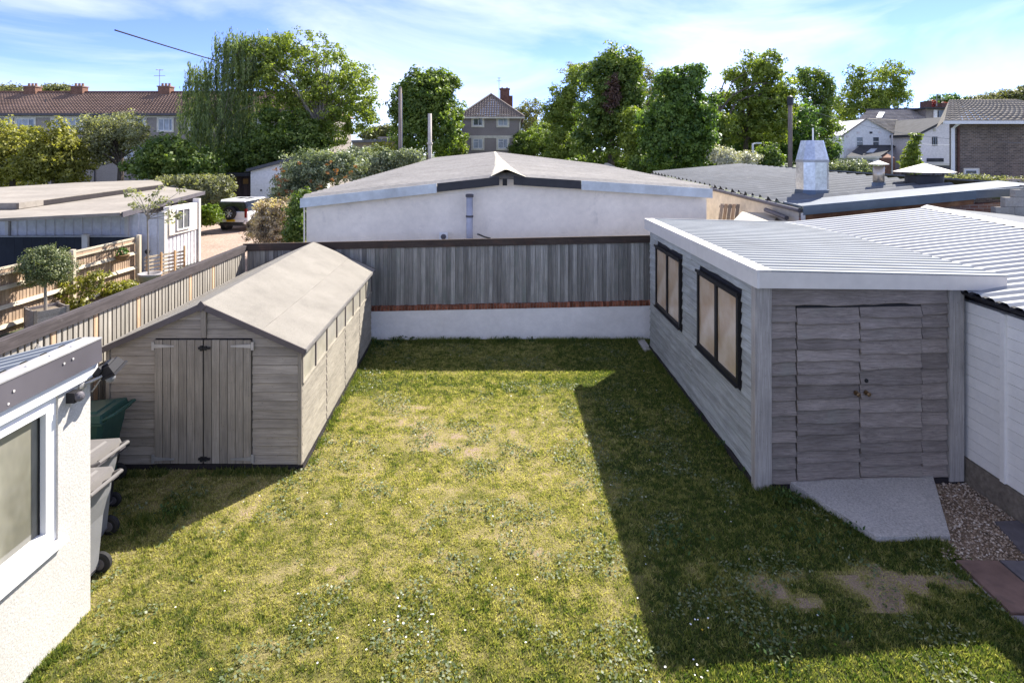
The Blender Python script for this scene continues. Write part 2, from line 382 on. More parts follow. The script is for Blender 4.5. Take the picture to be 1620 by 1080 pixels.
parts = [blades(330000, -5.2, 5.0, 3.9, 7.6, 1.0, .0056), blades(240000, -5.9, 4, 7.6, 13.05, 1.0, .007)]
# taller tufts at the foot of walls
def edge_tufts(n, p, q, spread, hm):
    s = NR.random(n); x = p[0]+(q[0]-p[0])*s+NR.normal(0, spread, n); y = p[1]+(q[1]-p[1])*s+NR.normal(0, spread, n)
    cl = vnoise(x*3.1, y*3.1, 77, 3); k = (~nolawn(x, y)) & (cl > .45); x = x[k]; y = y[k]; n = len(x)
    h = NR.uniform(.04, .12, n)*hm; a = NR.uniform(0, 6.283, n); la = NR.uniform(0, 6.283, n); lean = NR.uniform(.2, .9, n)*h; wv = .007
    V = np.zeros((n,3,3)); V[:,0,0] = x-np.cos(a)*wv; V[:,0,1] = y-np.sin(a)*wv; V[:,1,0] = x+np.cos(a)*wv; V[:,1,1] = y+np.sin(a)*wv
    V[:,2,0] = x+np.cos(la)*lean; V[:,2,1] = y+np.sin(la)*lean; V[:,2,2] = h
    return V.reshape(-1,3), np.clip(NR.normal(.12,.14,n),0,1)
for e in ((9000,(-3.3,12.95),(3.0,13.0),.09,1.0),(5000,(3.05,7.3),(3.0,12.4),.06,.9),(2500,(-2.8,7.8),(-3.1,12.7),.05,.8),(2500,(3.2,7.15),(3.6,7.0),.08,1.0),
          (3000,(3.5,7.0),(4.9,6.15),.10,.8),(2500,(-5.4,7.6),(-2.9,7.66),.05,.7),(1800,(-3.9,5.3),(-3.9,4.2),.03,.6),(2500,(4.6,4.6),(4.6,5.9),.05,.7),(900,(-4.3,6.6),(-4.0,6.9),.12,1.3)):
    parts.append(edge_tufts(*e))
V = np.concatenate([p[0] for p in parts]); T = np.concatenate([p[1] for p in parts])
GRASS = [(0,(.075,.118,.026)), (.3,(.25,.262,.075)), (.6,(.45,.405,.16)), (1,(.60,.52,.29))]
def leafmat3(name, stops, trans=.3, rough=.55, spec=.3):
    t = NT(name); at = t.n('ShaderNodeAttribute', attribute_name='tint'); col = t.ramp(at.outputs['Fac'], stops); t.done(col, rough, 0, spec)
    tr = t.n('ShaderNodeBsdfTranslucent'); m = t.n('ShaderNodeMixShader'); m.inputs[0].default_value = trans
    t.l(t.mix(1, col, (1.2,1.3,.6), 'MULTIPLY'), tr.inputs['Color']); t.l(t.b.outputs[0], m.inputs[1]); t.l(tr.outputs[0], m.inputs[2]); t.l(m.outputs[0], t.out.inputs['Surface'])
    return t.m
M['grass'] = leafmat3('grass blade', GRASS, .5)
tag(link('grass', npmesh('grass', V, np.arange(len(V)).reshape(-1,3), T), M['grass'], (0,0,0)), 'short patchy grass, tinted dark green in the shade and straw yellow in the sun', 'grass', kind='stuff')

def flat_leaves(name, x, y, size, z0, z1, tint, mat, label, cat, tilt=.35):
    n = len(x); a = NR.uniform(0, 6.283, n); s = NR.uniform(.6, 1.25, n)*size; z = NR.uniform(z0, z1, n)
    u = np.stack([np.cos(a), np.sin(a), NR.normal(0, tilt, n)], -1)*s[:,None]; v = np.stack([-np.sin(a), np.cos(a), NR.normal(0, tilt, n)], -1)*s[:,None]*.8
    c = np.stack([x, y, z], -1); V = np.stack([c-u, c-v*.9, c+u, c+v*.9], 1)
    return tag(link(name, npmesh(name, V.reshape(-1,3), np.arange(4*n).reshape(-1,4), tint), mat, (0,0,0)), label, cat, kind='stuff')
# clover and plantain patches
x, y = rect_samples(200000, -4.8, 4.6, 4.2, 12.9); k = (vnoise(x*2.2+4, y*2.2+8, 55, 4)+.10*np.exp(-((x+.5)/2.2)**2-((y-7)/2)**2) > .60) & (~nolawn(x, y)) & (abs(x) < y*.95); k &= NR.random(len(x)) < .28
x, y = x[k], y[k]
M['clover'] = leafmat3('clover leaf', [(0,(.08,.12,.04)), (.6,(.17,.20,.09)), (1,(.30,.31,.20))], .3, .5, .3)
flat_leaves('clover', x, y, .016, .012, .035, np.clip(NR.normal(.45,.28,len(x)),0,1), M['clover'], 'pale broad-leaved clover patches scattered through the lawn', 'clover')
# daisies
cs = [(-1.75,5.15),(-1.7,4.9),(-1.1,5.3),(-.95,5.2),(1.15,5.35),(1.25,6.0),(1.5,4.75),(1.75,5.2),(2.4,6.6),(-2.6,10.4),(-2.75,10.9),(-2.9,11.2),(.5,9.2),(1.8,9.3),(1.9,8.6),(2.0,8.0),(-1.2,7.0),(-2.1,6.6),(-.2,5.0),(1.2,4.6),(2.2,10.2),(0,5.7),(-.9,5.05)]
px = []; py = []
for cx, cy in cs:
    n = R.randint(2, 8); px += list(NR.normal(cx, .14, n)); py += list(NR.normal(cy, .10, n))
px = np.array(px+list(NR.uniform(-3.3, 3, 60))); py = np.array(py+list(NR.uniform(4.5, 12.6, 60))); k = ~nolawn(px, py); px, py = px[k], py[k]
M['daisy'] = leafmat3('daisy petal', [(0,(.75,.75,.72)), (.93,(.8,.8,.76)), (.97,(.75,.45,.02)), (1,(.75,.45,.02))], .1)
vs = []; fs = []
for a, b in zip(px, py):
    r = R.uniform(.006, .011); z = R.uniform(.035, .05); i0 = len(vs); tx, ty = R.uniform(-.3,.3), R.uniform(-.3,.3)
    for q in range(6):
        dx, dy = r*math.cos(q*1.047), r*math.sin(q*1.047); vs.append((a+dx, b+dy, z+dx*tx+dy*ty))
    fs.append(list(range(i0, i0+6)))
tag(link('daisies', npmesh('daisies', vs, fs, np.where(NR.random(len(fs)) < .95, .2, 1.0)), M['daisy'], (0,0,0)), 'small white daisies dotted through the lawn grass', 'daisies', kind='stuff')
# weeds
def weed_patch(pts):
    X = []; Y = []; Z = []
    for cx, cy, r, n in pts: X += list(NR.normal(cx, r, n)); Y += list(NR.normal(cy, r*.8, n))
    return np.array(X), np.array(Y)
wx, wy = weed_patch([(-3.0,12.75,.16,260),(-2.6,12.95,.10,120),(-2.3,12.98,.06,60)]+[(R.uniform(-2.0,2.9), 12.95, .05, R.randint(15,60)) for _ in range(13)]
    +[(3.35,7.08,.09,140),(3.5,7.0,.07,90),(3.1,7.6,.05,60),(3.06,8.3,.06,90),(3.04,9.2,.05,50),(-4.05,6.75,.08,120),(3.9,6.5,.07,60),(5.6,6.75,.05,30),(2.9,5.1,.12,60),(1.9,6.3,.18,110),(3.35,6.3,.2,120),(2.3,4.9,.15,80)])
k = (~nolawn(wx, wy)); wx, wy = wx[k], wy[k]
M['weed'] = leafmat3('weed leaf', [(0,(.022,.05,.012)), (.6,(.05,.10,.02)), (1,(.12,.19,.04))], .25)
flat_leaves('weeds', wx, wy, .017, .01, .11, np.clip(NR.normal(.45,.25,len(wx)),0,1), M['weed'], 'low dark green weeds at the foot of walls and sheds', 'weeds', .8)

# gravel strip with loose stones
c = plain('gravel bed', (.25,.18,.125), .95, n1=(60,.35), n2=(3,.2), bump=(90,.9), dirt=((.07,.055,.04), 8, .52, .7))
P = MB(); P.poly([(px, py, .006) for px, py in GRAV]); tag(P.obj('gravel_path', c, fix=False), kind='structure')
n = 5200; x = NR.uniform(4.45, 6.0, n); y = NR.uniform(5.95, 7.55, n); k = inpoly(x, y, [(4.55,6.0),(6,5.98),(6,7.6),(5.3,7.6),(4.8,6.4)]) & ~inpoly(x, y, RAMP); x, y = x[k], y[k]; n = len(x)
r = NR.uniform(.007, .02, n)*NR.uniform(.6,1.1,n); o = np.array([[1,0,0],[0,1,0],[-1,0,0],[0,-1,0],[0,0,.7],[0,0,-.7]], float)
V = np.stack([x, y, r*.5+.006], -1)[:,None,:]+(o[None]+NR.normal(0,.22,(n,6,3)))*r[:,None,None]
fo = np.array([[0,1,4],[1,2,4],[2,3,4],[3,0,4],[1,0,5],[2,1,5],[3,2,5],[0,3,5]]); F = (fo[None]+6*np.arange(n)[:,None,None]).reshape(-1,3)
M['pebble'] = leafmat3('pebbles', [(0,(.22,.145,.09)), (.5,(.50,.375,.27)), (1,(.75,.64,.52))], 0, .85)
tag(link('gravel_stones', npmesh('gravel_stones', V.reshape(-1,3), F, np.repeat(np.clip(NR.normal(.45,.28,n),0,1), 8)), M['pebble'], (0,0,0)), 'loose tan gravel stones beside the concrete ramp', 'gravel', kind='stuff')
# slab path
P = MB().box(4.63, 6.0, 2.0, 5.985, -.02, .004); path = P.obj('paved_path', M['mortar']); tag(path, kind='structure')
def slab(pts, z, m, par=None):
    b = MB(); b.prism([(a, c_, .006) for a, c_ in pts], (0,0,z-.006)); return b.obj('paving_slab', m, par)
slab([(4.64,5.29),(5.09,5.27),(5.09,5.96),(4.66,5.97)], .035, M['stone_red'], path)
slab([(5.11,5.40),(5.56,5.42),(5.57,5.95),(5.12,5.97)], .033, M['stone_grey'], path)
slab([(5.59,5.44),(5.98,5.42),(5.98,5.96),(5.6,5.95)], .036, M['stone_red'], path)
slab([(4.64,4.58),(5.08,4.6),(5.09,5.25),(4.64,5.26)], .03, M['stone_grey'], path)
slab([(5.11,4.6),(5.6,4.62),(5.58,5.38),(5.11,5.37)], .034, M['stone_red'], path)
slab([(4.64,3.9),(5.08,3.9),(5.09,4.56),(4.64,4.55)], .034, M['stone_red'], path)
slab([(5.46,6.08),(5.98,6.1),(5.98,6.62),(5.60,6.60)], .032, M['stone_grey'], path)
b = MB(); b.prism([(3.79,4.40,.01),(3.96,4.40,.01),(3.98,4.52,.01),(3.865,4.60,.01)], (0,0,.025)); tag(b.obj('board', M['concrete']), 'small grey board corner lying on the sunny grass beside the path', 'board')
# ---------------------------------------------------------------- long timber shed
F = frame((SO[0], SO[1], 0), SAX, SAY)
def roofz(x): return 1.70+(2.25-1.70)*(1-abs(x-SW/2)/(SW/2))
shed = thing('garden_shed', 'long grey timber shed with felt gable roof and closed double doors', 'shed', F(SW/2, SL/2, 0))
MB(F).box(.0, SW, 0, SL, 0, .075).obj('base', M['dark_board'], shed)
b = MB(F)   # inner shell so no gaps show
b.hexa([(.03,.03,.07),(SW-.03,.03,.07),(SW-.03,SL-.03,.07),(.03,SL-.03,.07)], [(.03,.03,1.68),(SW-.03,.03,1.68),(SW-.03,SL-.03,1.68),(.03,SL-.03,1.68)])
b.hexa([(.03,.03,1.681),(SW-.03,.03,1.681),(SW-.03,SL-.03,1.681),(.03,SL-.03,1.681)], [(SW/2-.02,.03,2.2),(SW/2+.02,.03,2.2),(SW/2+.02,SL-.03,2.2),(SW/2-.02,SL-.03,2.2)])
b.obj('lining', M['dark_board'], shed)
DX0, DXM, DX1, DZ = .66, 1.32, 1.965, 1.79
def front_plank(x0, x1, z0, z1, y=0.0, name='plank'):
    """one shiplap board of the gable front, clipped under the roof slope"""
    def lim(z):   # x range under roof at height z
        if z <= 1.70: return 0, SW
        k = (z-1.70)/(.55)*SW/2; return k, SW-k
    a0, b0 = lim(z0+.03); a1, b1 = lim(z1+.03)
    p = [max(x0,a0), min(x1,b0), min(x1,b1), max(x0,a1)]
    if p[1]-p[0] < .03 or p[2] < p[3]: return
    yo = y-R.uniform(.004,.010); lip = .016
    q = MB(F); q.hexa([(p[0],yo,z0),(p[1],yo,z0),(p[1],yo+.022,z0),(p[0],yo+.022,z0)], [(p[3],yo+lip-.002,z1),(p[2],yo+lip-.002,z1),(p[2],yo+.03,z1),(p[3],yo+.03,z1)])
    q.obj(name, M['shed_x'], shed)
pitch = .122; z = .08
while z < 2.2:
    z1 = min(z+pitch-.009, 2.2)
    if z < DZ-.06:
        zc = min(z1, DZ+.001)
        front_plank(.045, DX0-.008, z, z1); front_plank(DX1+.008, SW-.045, z, z1)
    else:
        front_plank(.045, SW/2-.037, z, z1); front_plank(SW/2+.037, SW-.045, z, z1)
    z += pitch
# doors of upright boards
for (x0, x1, s) in ((DX0, DXM-.006, -1), (DXM+.006, DX1, 1)):
    d = thing('door', None, None, F((x0+x1)/2, -.012, .95)); d.parent = shed; d.location = Vector(F((x0+x1)/2, -.012, .95))-wloc(shed)
    nb = 6; wd = (x1-x0)/nb
    for k in range(nb):
        q = MB(F); yo = -.03-R.uniform(0,.004); q.box(x0+k*wd+.004, x0+(k+1)*wd-.004, yo, -.004, .10, DZ-.02-R.uniform(0,.004)); q.obj('plank', M['shed_z'], d)
    for zh in (1.69, .165):
        hx = x0 if s < 0 else x1
        q = MB(F); dirn = 1 if s < 0 else -1
        q.prism([(hx,-.037,zh-.026),(hx+dirn*.27,-.037,zh-.010),(hx+dirn*.27,-.037,zh+.010),(hx,-.037,zh+.026)], (0,-.006,0)); q.box(hx-.02*dirn-.018, hx-.02*dirn+.018, -.040, -.026, zh-.055, zh+.055); q.obj('hinge', M['hinge'], d)
for zh in (1.665, .17):
    q = MB(F); q.box(DXM-.06, DXM+.10, -.055, -.036, zh-.014, zh+.014); q.box(DXM-.035, DXM-.005, -.06, -.034, zh-.034, zh+.03); q.box(DXM+.02, DXM+.05, -.06, -.034, zh-.026, zh+.026); q.obj('latch', M['black_iron'], shed)
MB(F).box(SW/2-.034, SW/2+.034, -.034, 0, DZ+.01, 2.17).obj('batten', M['shed_z'], shed)
MB(F).box(-.004, .042, -.024, .02, .08, 1.69).obj('corner_trim', M['shed_z'], shed)
MB(F).box(SW-.042, SW+.008, -.024, .02, .08, 1.69).obj('corner_trim', M['shed_z'], shed)
# long sides
secs = [0, 1.285, 2.57, 3.86, SL]; WZ = 1.16
def side(xo, s, win):
    z = .08
    while z < 1.66:
        z1 = min(z+pitch-.007, 1.66)
        for k in range(4):
            y0, y1 = secs[k]+.022, secs[k+1]-.022
            if win and z1 > WZ: z1 = min(z1, WZ-.02)
            if z1-z < .03: continue
            a = R.uniform(.004,.008); q = MB(F)
            q.hexa([(xo,y0,z),(xo+s*(.016+a),y0,z),(xo+s*(.016+a),y1,z),(xo,y1,z)], [(xo,y0,z1),(xo+s*.008,y0,z1),(xo+s*.008,y1,z1),(xo,y1,z1)]); q.obj('plank', M['shed_y'], shed)
        z += pitch
        if win and z > WZ-.02: break
    for k in range(1, 4): MB(F).box(min(xo,xo+s*.012), max(xo,xo+s*.012), secs[k]-.020, secs[k]+.020, .08, 1.66).obj('batten', M['barge'], shed)
side(SW-.01, 1, True); side(.01, -1, False)
MB(F).box(SW-.012, SW+.026, .02, SL-.02, WZ-.012, WZ+.012).obj('sill', M['shed_y'], shed)
ws = [.022, .655, 1.285, 1.93, 2.57, 3.22, 3.86, 4.50, SL-.03]
for k in range(8):
    y0, y1 = ws[k]+.018, ws[k+1]-.018
    wnd = MB(F); wnd.box(SW-.012, SW+.020, ws[k+1]-.018, ws[k+1]+.018, WZ+.014, 1.655)
    f_ = wnd.obj('window', M['barge'], shed)
    MB(F).box(SW-.008, SW+.006, y0, y1, WZ+.014, 1.655).obj('pane', M['styrene'], f_)
for y0 in (.0,): MB(F).box(SW-.012, SW+.020, .0, .04, WZ+.014, 1.655).obj('window_post', M['shed_z'], shed)
# base skids along the lawn
MB(F).box(SW-.02, SW+.035, -.01, SL, .002, .035).obj('bearer', M['dark_board'], shed); MB(F).box(SW-.02, SW+.022, -.005, SL, .037, .078).obj('bearer', M['dark_board'], shed)
# felt roof: two slopes, two strips each, slight sag
rz = lambda x: 2.275-(2.275-1.66)*abs(x-SW/2)/(SW/2+.075)
ov = .075
for s in (-1, 1):
    xe = SW/2+s*(SW/2+ov); slope = thing('roof_slope', None, None, F(SW/2+s*.7, SL/2, 1.95)); slope.parent = shed; slope.location = Vector(F(SW/2+s*.7, SL/2, 1.95))-wloc(shed)
    for a, c_, lift in ((.56, 1.0, .0), (0.0, .58, .006)):
        q = MB(F); N = 14; rows = []
        for k in range(N+1):
            y = -ov+(SL+2*ov)*k/N; row = []
            for j in range(6):
                t_ = a+(c_-a)*j/5; x = SW/2+(xe-SW/2)*t_
                zz = rz(x)+lift-.018*math.sin(math.pi*k/N)*(.4+.6*t_)+.003*math.sin(k*2.1+j+s)
                row.append((q.p(x, y, zz), q.p(x, y, zz-.022)))
            rows.append(row)
        for k in range(N):
            for j in range(5):
                q.f.append([rows[k][j][0], rows[k][j+1][0], rows[k+1][j+1][0], rows[k+1][j][0]]); q.f.append([rows[k][j][1], rows[k+1][j][1], rows[k+1][j+1][1], rows[k][j+1][1]])
            q.f.append([rows[k][5][0], rows[k][5][1], rows[k+1][5][1], rows[k+1][5][0]]); q.f.append([rows[k][0][0], rows[k+1][0][0], rows[k+1][0][1], rows[k][0][1]])
        for j in range(5):
            q.f.append([rows[0][j][0], rows[0][j][1], rows[0][j+1][1], rows[0][j+1][0]]); q.f.append([rows[N][j][0], rows[N][j+1][0], rows[N][j+1][1], rows[N][j][1]])
        q.obj('felt_strip', M['felt'], slope)
    for yy in (-ov-.018, SL+ov):
        q = MB(F); x0, x1 = SW/2, xe
        q.prism([(x0,yy,2.285),(x1,yy,1.667),(x1,yy,1.585),(x0,yy,2.195)], (0,.018,0)); q.obj('barge_board', M['barge'], shed)
    MB(F).box(min(xe-s*.002,xe+s*.016), max(xe-s*.002,xe+s*.016), -ov, SL+ov, 1.615, 1.664).obj('eaves_board', M['felt_edge'], shed)
q = MB(F); q.prism([(SW/2,-ov-.03,2.32),(SW/2+.065,-ov-.03,2.245),(SW/2,-ov-.03,2.165),(SW/2-.065,-ov-.03,2.245)], (0,.012,0)); q.obj('finial', M['barge'], shed)

# ---------------------------------------------------------------- white edged workshop shed with waney boards
F = frame((WO[0], WO[1], 0), WAX, WAY)
ws_ = thing('workshop_shed', 'grey waney-edge timber outbuilding with white roof fascia and double doors', 'shed', F(WW/2, WL/2, 0))
WTOP = 2.62
MB(F).box(.012, WW-.012, .012, WL-.012, .0, WTOP).obj('lining', M['black_plastic'], ws_)
MB(F).box(-.035, WW, -.03, WL, 0, .085).obj('base', M['dark_board'], ws_)
def waney(p0, p1, zb, zt, nrm, mat, parent, seg=12, seed=0, dep=1.0):
    """lapped board from p0 to p1 (local x,y), wavy lower edge, facing nrm"""
    q = MB(F); rr = random.Random(seed); ph = [rr.uniform(0,6.28) for _ in range(4)]; L_ = math.hypot(p1[0]-p0[0], p1[1]-p0[1])
    seg = max(4, int(seg*max(.4, L_))); amp = rr.uniform(.5, 1.0); rows = []
    for k in range(seg+1):
        t_ = k/seg; d = t_*L_
        wv = .7*amp*(.013*math.sin(d*5.2+ph[0])+.009*math.sin(d*11.3+ph[1])+.005*math.sin(d*23+ph[2]))
        out = dep*(.036+.008*math.sin(d*4.1+ph[3])); mid = out*.6+.005*math.sin(d*9+ph[1])
        x = p0[0]+(p1[0]-p0[0])*t_; y = p0[1]+(p1[1]-p0[1])*t_; z0 = zb+wv; zm = zb+.45*(zt-zb)
        ro = lambda o_, z_: q.p(x+nrm[0]*o_, y+nrm[1]*o_, z_)
        rows.append([ro(0,z0), ro(out*.7,z0+.001), ro(out,z0+.012), ro(out*.9,z0+.04), ro(out*.42,z0+.085), ro(.002,zt), ro(-.004,zt)])
    for k in range(seg):
        for j in range(6): q.f.append([rows[k][j], rows[k+1][j], rows[k+1][j+1], rows[k][j+1]])
    q.f.append(rows[0][::-1]); q.f.append(rows[-1])
    return q.obj('plank', mat, parent)
def stack(z0, z1, n, seed):
    rr = random.Random(seed); c = [0]
    for _ in range(n): c.append(c[-1]+rr.uniform(.75, 1.25))
    return [z0+(z1-z0)*k/c[-1] for k in c]
XS = (.175, .50, .512, 1.338, 1.35, 2.175, 2.187, 2.535)
zs = stack(.09, 2.30, 13, 4)
waney((XS[0],0), (XS[7],0), 2.345, WTOP, (0,-1), M['waney_x'], ws_, 14, 900)
for a, b_, sd in ((XS[0],XS[1],10), (XS[6],XS[7],60)):
    zz = stack(.09, 2.345, 13, sd)
    for k in range(13): waney((a,0), (b_,0), zz[k], zz[k+1]+.012, (0,-1), M['waney_x'], ws_, 14, sd+k)
MB(F).box(XS[2], XS[5], -.016, .004, 2.318, 2.344).obj('lintel', M['black_iron'], ws_)
for a, b_, sd, s in ((XS[2],XS[3],110,1), (XS[4],XS[5],160,-1)):
    d = thing('door', None, None, F((a+b_)/2,-.02,1.2)); d.parent = ws_; d.location = Vector(F((a+b_)/2,-.02,1.2))-wloc(ws_)
    zz = stack(.13, 2.315, 13, sd)
    for k in range(13): waney((a,-.012), (b_,-.012), zz[k], min(zz[k+1]+.012, 2.314), (0,-1), M['waney_x'], d, 14, sd+k)
    kx = (b_-.055) if s > 0 else (a+.07); q = MB(F); q.lathe((kx,-.035,1.225), [(.030,0),(.030,-.012),(.012,-.014),(.012,-.045),(.026,-.052),(.028,-.07),(.014,-.082)], 14, 'y'); q.obj('knob', plain('brass knob', (.20,.13,.07), .35, .8, bump=None), d)
q = MB(F); q.lathe((XS[4]+.075,-.03,1.375), [(.026,0),(.026,-.016),(.01,-.02)], 12, 'y'); q.obj('lock', M['black_iron'], ws_)
MB(F).box(XS[2], XS[5], -.03, .0, .085, .128).obj('threshold', M['waney_x'], ws_)
MB(F).box(-.02, .168, -.045, .01, .02, WTOP).obj('corner_post', M['post_z'], ws_); MB(F).box(-.045, -.005, -.040, .075, .02, WTOP).obj('corner_post', M['post_z'], ws_)
MB(F).box(2.545, WW, -.045, .01, .04, WTOP).obj('corner_post', M['post_z'], ws_)
# long wall with two windows
wins = [(.46, 2.08), (2.985, 4.60)]; wz0, wz1 = 1.14, 2.385
zz = stack(.09, WTOP, 16, 33)
for k in range(16):
    zb, zt = zz[k], min(zz[k+1]+.012, WTOP)
    if zt > wz0+.03 and zb < wz1-.02: segs = [(.08, wins[0][0]-.01), (wins[0][1]+.01, wins[1][0]-.01), (wins[1][1]+.01, WL)]
    else: segs = [(.08, 2.5), (2.504, WL)]
    for j, (a, b_) in enumerate(segs): waney((0,a), (0,b_), zb, zt, (-1,0), M['waney_y'], ws_, 6, 500+k*5+j, .5)
t = NT('twinwall sheet'); cc = t.coord((1,1,1), False); wv = t.n('ShaderNodeTexWave', wave_type='BANDS', bands_direction='Y'); wv.inputs['Scale'].default_value = 7; wv.inputs['Distortion'].default_value = .4; t.l(cc, wv.inputs['Vector'])
col = t.mix(t.ramp(t.noise(cc, 1.3, 3), [(.35,.0),(.65,1)]), (.47,.32,.19), (.66,.54,.41)); col = t.mix(1, col, t.ramp(wv.outputs['Fac'], [(0,.86),(1,1.08)]), 'MULTIPLY'); M['twin'] = t.done(col, .14, 0, .9)
for y0, y1 in wins:
    wnd = thing('window', None, None, F(-.03,(y0+y1)/2,wz0)); wnd.parent = ws_; wnd.location = Vector(F(-.03,(y0+y1)/2,wz0))-wloc(ws_)
    q = MB(F); fw = .065
    q.box(-.062,.01,y0,y1,wz1-fw,wz1); q.box(-.062,.01,y0,y1,wz0,wz0+fw); q.box(-.060,.01,y0,y0+fw,wz0+fw,wz1-fw); q.box(-.060,.01,y1-fw,y1,wz0+fw,wz1-fw); ym = (y0+y1)/2
    q.box(-.060,.01,ym-.045,ym+.045,wz0+fw,wz1-fw); q.box(-.085,-.062,y0-.02,y1+.02,wz1-.03,wz1+.012); q.obj('frame', M['win_black'], wnd)
    for a, b_ in ((y0+fw,ym-.045),(ym+.045,y1-fw)): MB(F).box(-.035,-.012,a,b_,wz0+fw,wz1-fw).obj('pane', M['twin'], wnd)
    MB(F).box(-.095,-.01,y0-.01,y1+.01,wz0-.025,wz0-.002).obj('sill', M['win_black'], wnd)
# roof: profiled sheet, ribs across; white fascia boards
def profiled(name, P00, P10, P01, P11, n, h, mat, parent, duty=.45, ch=.18):
    """sheet whose ribs run P00->P10 and repeat n times towards P01; P's are world points"""
    P00, P10, P01, P11 = map(Vector, (P00, P10, P01, P11)); q = MB(); rows = []
    nrm = (P10-P00).cross(P01-P00).normalized(); nrm = nrm if nrm.z > 0 else -nrm
    for k in range(n):
        for t_, hh in ((0,0), (1-duty-2*ch*.5, 0), (1-duty, 1), (1-ch*.5, 1)):
            s = (k+t_)/n; rows.append((s, hh*h))
    rows.append((1, 0)); ids = []
    for s, hh in rows:
        a = P00.lerp(P01, s)+nrm*hh; b_ = P10.lerp(P11, s)+nrm*hh; m_ = a.lerp(b_, .5); ids.append((q.p(*a), q.p(*m_), q.p(*b_)))
    for k in range(len(ids)-1):
        for j in range(2): q.f.append([ids[k][j], ids[k][j+1], ids[k+1][j+1], ids[k+1][j]])
    return q.obj(name, mat, parent)
rl = thing('roof', None, None, F(WW/2, WL/2, 2.75)); rl.parent = ws_; rl.location = Vector(F(WW/2, WL/2, 2.75))-wloc(ws_)
RX0, RX1, RY0, RY1 = -.03, 3.26, -.13, 5.5
RC = lambda x, y: F(x, y, 2.815-.033*(x-RX0))
profiled('roof_sheet', (*RC(RX0+.05,RY0+.04)[:2], RC(RX0+.05,0)[2]-.012), (*RC(RX1-.01,RY0+.04)[:2], RC(RX1,0)[2]-.012), (*RC(RX0+.05,RY1)[:2], RC(RX0+.05,0)[2]-.012), (*RC(RX1+.22,RY1)[:2], RC(RX1,0)[2]-.012), 28, .035, M['zinc'], rl)
q = MB(); a, b_ = RC(RX0,RY0), RC(RX1,RY0); dn = .19
q.hexa([(a[0],a[1],a[2]-dn-.02),(b_[0]-.012,b_[1],b_[2]-dn+.01),(b_[0]-.012,b_[1]+.03,b_[2]-dn+.01),(a[0],a[1]+.03,a[2]-dn-.02)], [a,b_,(b_[0],b_[1]+.03,b_[2]),(a[0],a[1]+.03,a[2])]); q.obj('fascia', M['off_trim'], rl)
q = MB(F); zt = 2.815; q.box(RX0-.03, RX0, RY0+.0, RY1, zt-.215, zt+.003); q.obj('fascia', M['white_trim'], rl)
q = MB(F); q.box(RX0-.036, RX0+.16, RY0-.006, RY1, zt+.004, zt+.020); q.box(RX0-.036, RX0-.031, RY0-.006, RY1, zt-.05, zt+.004); q.obj('edge_flashing', M['white_trim'], rl)
q = MB(F); q.hexa([(RX0+.16,RY0-.006,zt-.002),(RX1,RY0-.006,zt-.105),(RX1,RY0+.09,zt-.105),(RX0+.16,RY0+.09,zt-.002)], [(RX0+.16,RY0-.006,zt+.014),(RX1,RY0-.006,zt-.092),(RX1,RY0+.09,zt-.092),(RX0+.16,RY0+.09,zt+.014)]); q.obj('edge_flashing', M['zinc'], rl)
q = MB(F); q.hexa([(RX0+.16,RY1-.09,zt-.002),(RX1+.2,RY1-.09,zt-.105),(RX1+.2,RY1,zt-.105),(RX0+.16,RY1,zt-.002)], [(RX0+.16,RY1-.09,zt+.022),(RX1+.2,RY1-.09,zt-.082),(RX1+.2,RY1,zt-.082),(RX0+.16,RY1,zt+.022)]); q.obj('edge_flashing', M['zinc'], rl)
q = MB(F)
for k in range(16): q.lathe((RX0+.06, RY0+.2+k*.34, zt+.02), [(.012,0),(.010,.006)], 8)
q.obj('screws', M['hinge'], rl, kind='stuff')
MB(F).hexa([(RX0,RY0+.03,zt-.20),(RX1-.4,RY0+.03,zt-.215),(RX1-.4,RY1-.1,zt-.215),(RX0,RY1-.1,zt-.20)], [(RX0,RY0+.03,zt-.03),(RX1-.05,RY0+.03,zt-.14),(RX1-.05,RY1-.1,zt-.14),(RX0,RY1-.1,zt-.03)]).obj('roof_deck', M['dark_board'], rl)

# ramp in front of its doors, stub of paving at the far corner
q = MB(); pts = RAMP; q.hexa([(p[0],p[1],-.03) for p in pts], [(pts[0][0],pts[0][1],.115),(pts[1][0],pts[1][1],.062),(pts[2][0],pts[2][1],.058),(pts[3][0],pts[3][1],.115)])
tag(q.obj('ramp', M['concrete']), 'pale concrete ramp slab in front of the waney-edge double doors', 'ramp')
q = MB(); q.box(2.86, 3.02, 12.3, 13.0, -.02, .05); tag(q.obj('paving_slab', M['concrete']), 'small concrete slab between the white wall and the far end of the outbuilding', 'slab')

# ---------------------------------------------------------------- rear wall and fences
def by(X): return 13.16+.013*X
wall = thing('boundary_wall', 'low white rendered wall with a red brick-on-edge top under the rear fence', 'wall', (0, by(0), 0))
def slabw(x0, x1, y0, y1, z0, z1f, name, m, par, N=14):
    q = MB(); rows = []
    for k in range(N+1):
        X = x0+(x1-x0)*k/N; z1 = z1f(X); rows.append([q.p(X, by(X)+y0, z0), q.p(X, by(X)+y0, z1), q.p(X, by(X)+y1, z1), q.p(X, by(X)+y1, z0)])
    for k in range(N):
        for j in range(4): q.f.append([rows[k][j], rows[k+1][j], rows[k+1][(j+1)%4], rows[k][(j+1)%4]])
    q.f.append(rows[0]); q.f.append(rows[-1][::-1]); return q.obj(name, m, par)
zb = lambda X: .70+.017*X
slabw(-6.15, 6.0, 0, .22, -.1, zb, 'render', M['render'], wall)
slabw(-6.15, 6.0, .012, .21, .5, lambda X: zb(X)+.10, 'mortar_bed', M['mortar'], wall)
q = MB().box(-.031, .031, 0, .215, 0, .108); bme, bc = q.mesh('brick', False, (0,0,0)); bme.materials.append(M['brick_edge'])
